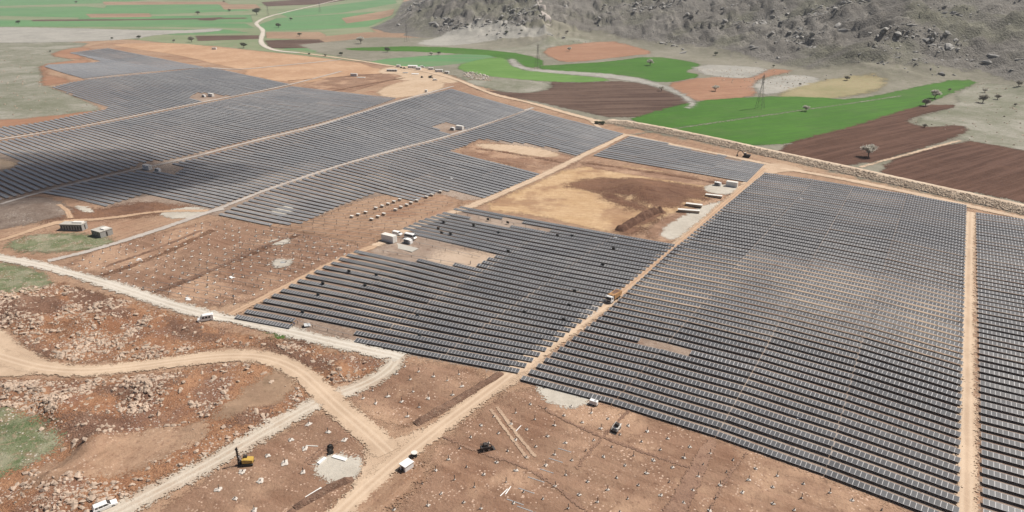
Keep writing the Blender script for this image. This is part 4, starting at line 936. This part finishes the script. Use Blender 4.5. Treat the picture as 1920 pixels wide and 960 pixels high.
# ------------------------------------------------------------------ cabins, containers, inverter stations
def container(px, py, az, label, L=6.1, W=2.44, Ht=2.8, mat='white', group=None, name='container', cat='container'):
    r = empty(name, (0, 0, 0), 0, label, cat, group)
    MB().box((0, 0, Ht/2+.2), (L, W, Ht)).build('shell', M[mat], r, .03)
    MB().box((0, 0, Ht+.26), (L+.06, W+.06, .12)).build('roof', M['offwhite'], r)
    MB().box((0, 0, .1), (L-.1, W-.1, .24)).build('skid', M['concrete'], r)
    for s in (-.55, .55): MB().box((L/2+.015, s, Ht/2+.2), (.05, 1.0, Ht-.3)).build('door', M['offwhite'], r)
    m_ = MB()
    for x in np.arange(-L/2+.25, L/2, .42):
        for s in (-1, 1): m_.box((x, s*(W/2+.012), Ht/2+.2), (.14, .04, Ht-.3))
    m_.build('side_ribs', M[mat], r); return place(r, px, py, az)
def transformer(px, py, az, label, group=None):
    r = empty('transformer', (0, 0, 0), 0, label, 'transformer', group)
    MB().box((0, 0, .15), (4.6, 2.4, .3)).build('skid', M['concrete'], r)
    MB().box((0, 0, 1.15), (2.5, 1.6, 1.7)).build('tank', M['grey'], r, .04)
    for s in (-1, 1):
        m_ = MB()
        for x in np.linspace(-1.0, 1.0, 9): m_.box((x, s*1.0, 1.1), (.07, .36, 1.3))
        m_.build('radiator', M['grey'], r)
    MB().box((0, 0, 2.08), (2.8, 2.1, .12)).build('cover', M['white'], r)
    MB().box((1.85, 0, 1.1), (.9, 1.7, 1.6)).build('switch_cabinet', M['white'], r, .03)
    for y in (-.5, 0, .5): MB().cyl((-.6, y, 2.1), (-.6, y, 2.6), .08, n=8).build('bushing', M['darkmetal'], r)
    return place(r, px, py, az)
IG = 'inverter stations of the solar field'
for (cx, cy, tx, ty, lab) in [(730,453,764,456,'beside the middle block clearing'), (1372,350,1344,348,'by the haul road above the sand pit'), (862,243,848,244,'in the clearing of the far block'),
                          (277,318,296,322,'beside the pale track left of centre'), (396,181,382,182,'high up among the far left rows')]:
    container(cx, cy, 121, 'white inverter container '+lab, 6.1 if cy < 400 else 6.6, 2.44 if cy < 400 else 2.6, 2.7 if cy < 400 else 3.0, group=IG)
    transformer(tx, ty, 121, 'pale transformer on a concrete skid '+lab, 'transformers of the solar field')
container(664, 143, 100, 'white container next to a pale slab on the upper left soil', 7.5, 2.6, 2.8)
container(402, 93, 95, 'lone white container on the far graded ridge', 6.5, 2.6, 2.8)
# pad of the middle station
o = MB().box((0, 0, .12), (13, 4.6, .3)).build('concrete_pad', M['concrete']); tag(o, 'pale concrete base under the white container and transformer', 'concrete base'); place(o, 756, 464, 121, -.1)
# weathered block huts near the green patch, left
def hut(px, py, az, L, W, Ht, label):
    r = empty('block_hut', (0, 0, 0), 0, label, 'hut')
    MB().box((0, 0, Ht/2), (L, W, Ht)).build('wall', M['concretedark'], r)
    MB().box((0, 0, Ht+.12), (L+.3, W+.3, .24)).build('roof', M['concrete'], r)
    n = max(2, int(L/1.3))
    for i in range(n): MB().box((-L/2+(i+.5)*L/n, -W/2-.015, Ht*.5), (.5, .06, Ht*.62)).build('opening', M['glass'], r)
    MB().box((L/2+.015, .1, Ht*.45), (.06, .7, Ht*.75)).build('door', M['darkmetal'], r)
    MB().box((L*.2, W*.15, Ht+.45), (L*.45, W*.5, .5)).build('roof_hatch', M['offwhite'], r); return place(r, px, py, az)
hut(140, 430, 93, 10.5, 4.2, 3.0, 'longer of two weathered block huts, by the dark spoil bank')
hut(193, 441, 118, 6.5, 6.0, 2.9, 'squat block hut with a pale flat roof above the green patch')
# long pale crates / beam stacks by the haul road
def beam_stack(px, py, az, L, label, n=3):
    r = empty('beam_stack', (0, 0, 0), 0, label, 'beam stack')
    for i in range(4): MB().box((-L/2+.5+i*(L-1)/3, 0, .12), (.3, 2.2, .24)).build('bearer', M['wood'], r)
    MB().box((0, 0, .75), (L, 1.9, 1.0)).build('beam_bundle', M['wood'], r)
    MB().box((0, .1, 1.32), (L+.2, 2.2, .12)).build('cover_sheet', M['offwhite'], r); return place(r, px, py, az)
beam_stack(1338, 370, 112, 8.5, 'covered pale beam stack nearest the inverter container by the haul road')
beam_stack(1301, 387, 112, 8.0, 'covered beam stack in the middle, by the dark spoil')
beam_stack(1291, 398, 104, 10.5, 'long covered beam stack closest to the dotted plot')
# module crates in two rows
for k, (px, py) in enumerate([(660,409),(672,405),(686,401),(705,393),(717,389),(728,385),(739,381),(750,377),(697,414),(709,409),(720,404),(742,396),(752,391),(763,387),(771,383),(782,379),(800,372),(810,368),(826,362)]):
    r = empty('module_crate', (0, 0, 0), 0, 'pale wooden module crate standing on the soil before the far block', 'crate', 'module crates in two lines')
    MB().box((0, 0, .1), (1.9, 1.1, .2)).build('pallet', M['wood'], r); MB().box((0, 0, .72), (1.9, 1.1, 1.05)).build('carton', M['wood'], r, .02); MB().box((0, 0, 1.27), (1.95, 1.15, .06)).build('lid', M['offwhite'], r); place(r, px, py, 118)
# foreground bits
r = empty('shed', (0, 0, 0), 0, 'small white flat-roofed shed beside the dirt junction', 'shed')
MB().box((0, 0, .9), (2.7, 2.0, 1.8)).build('wall', M['white'], r); MB().box((0, 0, 1.86), (3.0, 2.3, .12)).build('roof', M['white'], r); MB().box((-1.36, 0, .75), (.05, .8, 1.4)).build('door', M['darkmetal'], r); place(r, 763, 879, 40)
r = empty('water_tank', (0, 0, 0), 0, 'round tank with a pale lid beside the dirt road', 'tank')
MB().cyl((0, 0, 0), (0, 0, 1.2), .75, .75, 18).build('tank_wall', M['dark'], r); MB().cyl((0, 0, 1.2), (0, 0, 1.32), .85, .8, 18).build('lid', M['offwhite'], r); place(r, 777, 856, 0)
r = empty('generator', (0, 0, 0), 0, 'white generator on skids at the front edge of the big block', 'generator')
MB().box((0, 0, .95), (2.3, 1.2, 1.2)).build('housing', M['white'], r, .05); MB().box((0, 0, .25), (2.5, 1.0, .18)).build('skid', M['darkmetal'], r); MB().box((.5, 0, 1.6), (.6, .6, .15)).build('exhaust_cowl', M['grey'], r); place(r, 1113, 759, 119)
for k, (px, py, lab) in enumerate([(620,843,'black cable drum lying nearer the track bend'), (620,851,'second black cable drum nearer the grey stone patch')]):
    r = empty('cable_drum', (0, 0, 0), 0, lab, 'cable drum', 'cable drums by the stone patch')
    MB().cyl((0, -.4, .7), (0, .4, .7), .5, n=18).build('cable', M['dark'], r)
    for s in (-1, 1): MB().cyl((0, s*.4, .7), (0, s*.5, .7), .75, n=18).build('flange', M['darkmetal'], r)
    place(r, px, py, 60)
def beam(px, py, az, L, w_, h_, mat, name, label, cat, group=None, n=1):
    r = empty(name, (0, 0, 0), 0, label, cat, group)
    MB().box((0, 0, h_/2), (L, w_, h_)).build('web', M[mat], r)
    for s in (-1, 1): MB().box((0, s*w_*.5, h_/2), (L, w_*.12, h_*1.25)).build('flange', M[mat], r)
    return place(r, px, py, az)
beam(589, 926, 41, 4.4, .7, .35, 'white', 'packed_bundle', 'white wrapped bundle lying in front of the brown earth ridge', 'bundle')
beam(604, 866, 30, 2.6, .7, .5, 'white', 'packed_bundle', 'short white wrapped bundle on the grey stone patch', 'bundle')
beam(637, 860, 112, 4.0, 1.0, .35, 'white', 'sheet_pile', 'flat pile of white sheets on the stone patch', 'sheets')
beam(585, 837, 95, 3.2, .25, .2, 'offwhite', 'timber', 'pale timber lying beside the wheel ruts', 'timber')
for k, (px, py, az, L) in enumerate([(1059,845,116,3.6),(1042,864,116,3.8),(1025,884,116,3.6),(1005,900,116,4.4),(987,921,116,4.2),(966,942,116,4.4),(984,955,116,4.)]):
    beam(px, py, az, L, .22, .16, 'steel', 'steel_tube', f'grey steel tube lying on the bare plot, {ordinal(k+1)} counting down from the loader', 'steel tube', 'steel tubes laid out on the plot')
for k, (px, py, az) in enumerate([(945,924,35),(953,920,25),(972,804,30)]):
    beam(px, py, az, 3.0, .2, .14, 'white', 'white_tube', ['white tube, left one of a pair on the bare plot','white tube, right one of a pair on the bare plot','single white tube near the wheel tracks'][k], 'tube')
# raised modules at the corner of the middle block
r = empty('module_stack', (0, 0, 0), 0, 'stack of pale modules leaning in the gap at the gravel road', 'module stack')
o = MB().box((0, 0, .9), (2.2, 1.3, .12)).build('module', M['grey'], r); o.rotation_euler = (.5, .2, 0); MB().box((0, .5, .45), (2.0, .9, .8)).build('pallet', M['wood'], r); place(r, 575, 612, 60)

for k, (px, py) in enumerate([(655,513),(685,540),(787,634),(823,590),(783,596),(1067,577),(1077,550),(983,590),(1057,604),(832,420),(822,432),(828,440),(845,442),(935,440),(888,426),(953,475),(1045,445),(1073,446),(915,415),(952,421),(568,590),(597,557),(606,536),(706,520),(1150,470),(1130,500)]):
    r = empty('string_inverter', (0, 0, 0), 0, 'black string inverter box on posts between rows around the white container', 'inverter', 'string inverter boxes among the rows')
    MB().box((0, 0, 1.15), (1.3, .45, .95)).build('cabinet', M['dark'], r, .03)
    for s in (-1, 1): MB().box((s*.5, 0, .35), (.08, .08, .75)).build('post', M['post'], r)
    place(r, px, py, 121)
for k, (px, py, a, lab) in enumerate([(1502,374,100,'white packaging heap among the upper rows of the big block'), (1620,382,95,'white packaging strip near the embankment end of the big block'), (1507,421,118,'long white strip between rows in the upper big block'), (1357,751,110,'white sheet between rows at the gap left of centre'),
                                      (1480,792,110,'white sheet tucked under a lower row of the big block'), (1505,784,110,'smaller white sheet right of the tucked one'), (1150,447,100,'white sheet near the sand pit edge of the middle block'), (655,292,100,'white sheet by the pale track among far rows'), (845,335,100,'white pallet on the far block edge'),
                                      (524,406,95,'grey panel pallet on the pale patch by the left track'), (530,493,110,'grey sheets on the crushed stone patch of the red plot'), (436,521,100,'crumpled white sheets on the red plot'), (353,562,100,'white sheets nearest the gravel road on the red plot'), (262,488,90,'pile of scrap in the upper red plot')]):
    r = empty('packaging', (0, 0, 0), 0, lab, 'packaging')
    g = np.random.default_rng(200+k)
    for j in range(3):
        o = MB().box((g.uniform(-.9, .9), g.uniform(-.5, .5), .12+.14*j), (g.uniform(1.0, 2.2), g.uniform(.5, 1.), .12)).build('sheet', M['grey' if 'grey' in lab else 'white'], r); o.rotation_euler = (g.uniform(-.12, .12), g.uniform(-.12, .12), g.uniform(-.6, .6))
    place(r, px, py, a)
for pts in ([(505,395),(545,383),(555,398),(515,408)], [(500,452),(540,446),(545,458),(510,462)], [(508,488),(548,485),(545,500),(515,504)]): field('stone_pad', pts, greyfill, 9, 2)
q = scatter(PP([(1085,592),(1110,572),(1132,566),(1118,590),(1094,602)]), 260, np.random.default_rng(177))
V, F = rocks(q, np.random.default_rng(178).uniform(.15, .5, len(q)), seed=179, sink=.5); tag(npobj('stone_heap', V, F, M['gravelw']), 'strip of white broken stone beside the tipper truck', 'stone heap', kind='stuff')

# ------------------------------------------------------------------ the camp at the bend of the far road
def cabin(px, py, az, L, W, Ht, label, roof='white', wall='white', gable=True, group='white cabins of the camp'):
    r = empty('site_cabin', (0, 0, 0), 0, label, 'cabin', group)
    MB().box((0, 0, Ht/2), (L, W, Ht)).build('wall', M[wall], r)
    if gable:
        bm = MB(); bm.prof([(-W/2-.2, Ht), (W/2+.2, Ht), (0, Ht+.8)], L+.3); bmesh.ops.rotate(bm.bm, verts=bm.bm.verts, matrix=__import__('mathutils').Matrix.Rotation(pi/2, 3, 'Z')); bm.build('roof', M[roof], r)
    else: MB().box((0, 0, Ht+.1), (L+.3, W+.3, .2)).build('roof', M[roof], r)
    for x in np.linspace(-L/2+1, L/2-1, max(2, int(L/3))): MB().box((x, -W/2-.02, Ht*.55), (.8, .05, .8)).build('window', M['glass'], r)
    MB().box((L/2+.02, 0, 1.05), (.05, .9, 2.1)).build('door', M['grey'], r); return place(r, px, py, az)
cabin(747, 126, 98, 4.5, 2.6, 2.6, 'small white cabin at the upper end of the camp', gable=False)
cabin(774, 128, 96, 11, 4, 3.0, 'longest white cabin with a pitched roof in the camp')
cabin(785, 131, 110, 6, 3, 3.0, 'white cabin standing right before the long pitched one')
cabin(808, 131, 96, 5.5, 2.6, 2.7, 'white cabin alone at the edge of the green field', gable=False)
cabin(823, 135, 95, 8.5, 3, 2.7, 'flat-roofed white cabin with shaded front near the stone heap', gable=False)
cabin(838, 138, 110, 5, 3, 2.5, 'low pale cabin nearest the grey heap', gable=False, wall='offwhite')
cabin(735, 134, 95, 12, 2.6, 2.3, 'long pale rack cabin on the camp yard', gable=False, wall='grey')
van(816, 151, 70, 'white pickup van in the camp yard', 4.8, 1.9, 1.9)
van(792, 127, 100, 'white van between the camp cabins', 5.5, 2.0, 2.4)
for k, (px, py, az, lab) in enumerate([(752,128,90,'dark loader among the camp cabins at the road'), (758,129,60,'dark loader beside the longest camp cabin'), (791,146,20,'dark loader in the open camp yard')]): skid_loader(px, py, az, lab, 'darkmetal')
beam(677, 146, 96, 9, 3, .6, 'offwhite', 'slab_pile', 'flat pale slab pile beside the upper left container', 'slabs')
beam(778, 139, 96, 8, 5, .5, 'white', 'sheet_pile', 'flat pile of white sheets on the camp yard', 'sheets')
beam(760, 137, 96, 6, 3, .6, 'grey', 'module_pallets', 'grey module pallets in the camp yard', 'pallets')
container(799, 173, 100, 'small white box by the far edge of the array', 2.4, 2.2, 2.2)
q = scatter(PP([(868,138),(884,134),(915,142),(918,150),(890,150),(874,147)]), 110, np.random.default_rng(77))
V, F = rocks(q, np.random.default_rng(78).uniform(.5, 1.3, len(q)), seed=79, sink=.6); tag(npobj('stone_heap', V, F, M['gravelw']), 'heap of pale quarry blocks beside the camp', 'stone heap', kind='stuff')

# ------------------------------------------------------------------ pylons
def bar(bm, a, b, w_): bm.cyl(a, b, w_, n=4)
def pylon(px, py, Ht, label, az=40):
    r = empty('pylon', (0, 0, 0), 0, label, 'pylon', 'lattice pylons of the power line'); s = Ht/31
    def hw(z): return (3.2*(1-z/22)+.55*(z/22) if z < 22 else .55)*s
    lv = [0, 5, 9.5, 13.5, 17, 20, 22, 24.5, 27, 29]
    for sx in (-1, 1):
        for sy in (-1, 1):
            m_ = MB()
            for z0, z1 in zip(lv[:-1], lv[1:]): bar(m_, (sx*hw(z0), sy*hw(z0), z0*s), (sx*hw(z1), sy*hw(z1), z1*s), .10*s)
            m_.build('leg', M['post'], r)
    m_ = MB()
    for z0, z1 in zip(lv[:-1], lv[1:]):
        a, b = hw(z0), hw(z1)
        for (p, q_) in (((-1,-1),(1,-1)), ((1,-1),(1,1)), ((1,1),(-1,1)), ((-1,1),(-1,-1))):
            bar(m_, (p[0]*a, p[1]*a, z0*s), (q_[0]*b, q_[1]*b, z1*s), .045*s); bar(m_, (q_[0]*a, q_[1]*a, z0*s), (p[0]*b, p[1]*b, z1*s), .045*s)
    m_.build('bracing', M['post'], r)
    for z, w_ in ((22.5, 5.2), (25.5, 4.2), (28.5, 3.4)):
        m_ = MB()
        for sg in (-1, 1):
            for y in (-.5, .5): bar(m_, (0, y*s, z*s), (sg*w_*s, 0, z*s), .07*s); bar(m_, (0, y*s, (z+1.2)*s), (sg*w_*s, 0, z*s), .05*s)
        m_.build('crossarm', M['post'], r)
    MB().cyl((0, 0, 29*s), (0, 0, 31*s), .35*s, .05, 4).build('peak', M['post'], r); return place(r, px, py, az)
for px, py, h_, lab in [(1424,204,30,'lattice pylon standing in the biggest green field'), (1008,130,30,'lattice pylon at the curved edge of the green fields'), (763,78,29,'lattice pylon at the foot of the left hill spur'),
                        (503,30,27,'lattice pylon left of the winding road'), (600,24,28,'lattice pylon right of the winding road')]: pylon(px, py, h_, lab)

# ------------------------------------------------------------------ trees
def leafmat(name, a, b): 
    m, nt, bs, out = newmat(name); pos = N(nt, 'ShaderNodeNewGeometry').outputs['Position']
    c = mixc(nt, noise_(nt, pos, 1.3, 3), a, b); nt.links.new(c, bs.inputs['Base Color']); bs.inputs['Roughness'].default_value = .9
    tl = N(nt, 'ShaderNodeBsdfTranslucent'); nt.links.new(c, tl.inputs['Color']); mx = N(nt, 'ShaderNodeMixShader'); mx.inputs[0].default_value = .45
    nt.links.new(bs.outputs[0], mx.inputs[1]); nt.links.new(tl.outputs[0], mx.inputs[2]); nt.links.new(mx.outputs[0], out.inputs[0]); return m
LM = {'pale': leafmat('blossom_grey_leaves', (.42, .40, .34), (.75, .72, .65)), 'green': leafmat('dark_leaves', (.085, .10, .062), (.16, .18, .12)), 'dry': leafmat('bare_twigs', (.20, .185, .15), (.34, .32, .27))}
def tree_meshes(seed, kind):
    g = np.random.default_rng(seed); m_ = MB(); lean = g.uniform(-.08, .08, 2); fork = .32
    m_.cyl((0, 0, -.03), (lean[0]*.5, lean[1]*.5, fork), .05, .035, 7); tips = []
    for i in range(6):
        a = i*2*pi/6+g.uniform(-.4, .4); r = g.uniform(.22, .42); tp = (lean[0]*.5+r*cos(a), lean[1]*.5+r*sin(a), g.uniform(.55, .88)); tips.append(tp)
        m_.cyl((lean[0]*.5, lean[1]*.5, fork-.02), tp, .026, .008, 5)
    ob = m_.build('trunk', M['bark']); tm = ob.data; bpy.data.objects.remove(ob)
    cl = tips+[(lean[0], lean[1], .85)]+[(g.uniform(-.3, .3), g.uniform(-.3, .3), g.uniform(.6, .92)) for _ in range(7)]
    V, F = [], []
    for c in cl:
        rr = g.uniform(.12, .22)
        for _ in range(70):
            p = np.array(c)+g.normal(0, 1, 3)*rr*np.array([.62, .62, .45]); s = g.uniform(.03, .07)
            u = g.normal(0, 1, 3); u /= np.linalg.norm(u); v = np.cross(u, g.normal(0, 1, 3)); v /= np.linalg.norm(v); k = len(V)
            V += [p-u*s-v*s*.6, p+u*s-v*s*.6, p+u*s+v*s*.6, p-u*s+v*s*.6]; F.append([k, k+1, k+2, k+3])
    return tm, npmesh('crown', V, F, LM[kind])
TM = {k: [tree_meshes(100+10*i+j, k) for j in range(3)] for i, k in enumerate(LM)}
def tree(px, py, hpx, kind, label, i):
    s = hpx*(.72 if py < 115 else .95)/(pxm(py)*.93); tm, cm = TM[kind][i % 3]; nm = 'bush' if hpx <= 5 else 'tree'
    r = empty(nm, (0, 0, 0), 0, label, nm, 'scattered trees of the valley')
    link(bpy.data.objects.new('trunk', tm), r); link(bpy.data.objects.new('crown', cm), r); r.scale = (s*1.15, s*1.15, s); place(r, px, py, i*73 % 360)
    p = r.location; dd = math.hypot(p.x, p.y)
TR = [(1628,295,21,'pale','pale blossoming tree alone in the dark ploughed field'), (1752,185,15,'pale','pale round tree at the narrow end of the green field'), (1735,199,13,'dry','bare brownish tree at the tip of the dark ploughed strip'),
 (1511,209,10,'pale','small tree on the track across the biggest green field'), (1219,123,11,'pale','pale tree in the upper green field below the hill'), (1341,171,10,'pale','thin tree in the brown field above the green one'),
 (1842,193,14,'dry','tallest grey shrub tree on the right-hand pasture'), (1870,187,9,'dry','grey shrub tree just right of the tallest pasture shrub'), (1846,174,8,'pale','pale low tree behind the tallest pasture shrub'), (677,82,15,'pale','wide double-crowned tree at the foot of the hill spur'),
 (726,98,11,'green','dark tree in the strip field beside the green band'), (809,104,8,'pale','left one of two small trees in the strip field'), (823,103,8,'green','right one of two small trees in the strip field'), (640,104,8,'green','dark tree beside the winding country road below the fields'),
 (1067,96,9,'pale','pale tree on the red field under the hill'), (1240,171,8,'pale','pale tree beside the curved track at the dark field'), (482,28,15,'green','large dark tree in the far meadows left of the winding road'), (522,52,10,'green','dark tree in the far green field right of the winding road'),
 (562,68,8,'green','dark tree in the brown far field beside the winding road'), (457,90,12,'green','dark tree at the edge of the graded ridge'), (261,73,8,'green','dark round tree above the graded ridge'), (371,28,9,'green','dark tree in the far green strips near the middle'),
 (35,45,8,'green','dark tree near the left edge of the far meadows'), (143,6,5,'green','far bush at the top left of the meadows'), (326,79,6,'dry','dry bush at the rim of the graded ridge'), (210,74,5,'green','small bush left of the round ridge tree'),
 (877,49,5,'green','bush on the pale stony flat of the hill spur'), (950,64,7,'green','dark tree on the upper stony flat'), (978,60,5,'green','bush right of the tree on the stony flat'), (913,67,4,'green','bush left of the tree on the stony flat'),
 (1063,63,6,'dry','bush on the slope right of the mountain track'), (1342,104,8,'green','dark bush on the hillside above the pale patch'), (1588,151,8,'dry','bare tree in the dry yellowish field'), (1910,162,9,'dry','bare tree near the right edge on the slope'),
 (1733,240,7,'dry','bush at the bay of the dark ploughed field'), (1780,171,5,'dry','bush at the upper edge of the green field'), (1903,199,5,'dry','bush on the pasture near the right edge'), (360,79,12,'dry','dense brown tree beside the pale path on the ridge'),
 (94,98,4,'green','bush in the left pasture beside the cut bank'), (420,5,5,'green','far bush on the top edge of the meadows'), (430,22,6,'green','small far tree left of the large dark one'), (546,38,6,'green','small tree inside the bend of the winding road'),
 (580,103,5,'green','small roadside bush below the country road'), (610,106,5,'green','second roadside bush farther right below the country road'), (1500,160,4,'dry','bush on the pale stone patch below the hill'), (1450,126,4,'green','bush at the tip of the red field')]
for i, t in enumerate(TR): tree(*t, i)
r = empty('bush_clump', (0, 0, 0), 0, 'dark bush clump at the near end of the embankment', 'bush')
for k, (dx, dy) in enumerate([(0,0),(2.2,.4),(-2.,.3)]):
    o = link(bpy.data.objects.new('crown', TM['green'][k][1]), r); o.location = (dx, dy, -1); o.scale = (4, 4, 3.4)
place(r, 1124, 233, 110)

# ------------------------------------------------------------------ the cloud that shades the left arrays, and the air
def cloud(px, py, alt, rad):
    p = flat(px, py); k = alt/math.tan(R(SUN_EL)); c = np.array([p[0]+k*sin(R(SUN_AZ)), p[1]+k*cos(R(SUN_AZ))])
    m, nt, b, out = newmat('cloud_vapour'); b.inputs['Base Color'].default_value = (.85, .85, .86, 1); b.inputs['Roughness'].default_value = 1
    tr = N(nt, 'ShaderNodeBsdfTransparent'); mx = N(nt, 'ShaderNodeMixShader'); mx.inputs[0].default_value = .14
    nt.links.new(tr.outputs[0], mx.inputs[1]); nt.links.new(b.outputs[0], mx.inputs[2]); nt.links.new(mx.outputs[0], out.inputs[0])
    g = np.random.default_rng(3); V, F = [], []; v0, f0 = ico(3)
    for i in range(24):
        a = g.uniform(0, 2*pi); d_ = g.uniform(0, .8); s = g.uniform(.35, .62)
        w_ = v0*(1+.25*(fbm(v0[:, 0]*2+i*7, v0[:, 1]*2+v0[:, 2]*2, i, 3)[:, None]-.5)); F.append(f0+len(v0)*i)
        V.append(w_*np.array([s*1.25, s*.8, s*.4])*rad+np.array([d_*cos(a)*1.3, d_*sin(a)*.7, g.uniform(-.1, .15)])*rad)
    V = np.concatenate(V); V[:, :2] += c; V[:, 2] += alt
    tag(npobj('cloud', V, np.concatenate(F), m, smooth_=True), 'low white cloud drifting above the left arrays', 'cloud')
cloud(100, 330, 430, 82)
zlo, zhi = float(ZZ.min())-1.5, max(float(ZZ.max()), CAMH)+8
x0, x1, y0, y1 = GX[0]-60, GX[-1]+60, min(GY[0], 0)-60, GY[-1]+60
hz = MB().box(((x0+x1)/2, (y0+y1)/2, (zlo+zhi)/2), (x1-x0, y1-y0, zhi-zlo)).build('haze', None or M['white'])
hm = bpy.data.materials.new('haze_air'); hm.use_nodes = True; nt = hm.node_tree; nt.nodes.remove(nt.nodes['Principled BSDF'])
pv = nt.nodes.new('ShaderNodeVolumePrincipled'); pv.inputs['Color'].default_value = (.86, .90, .96, 1); pv.inputs['Density'].default_value = HAZE
nt.links.new(pv.outputs[0], nt.nodes['Material Output'].inputs['Volume'])
hz.data.materials.clear(); hz.data.materials.append(hm); tag(hz, 'thin pale haze over the whole plain', 'haze', kind='stuff')
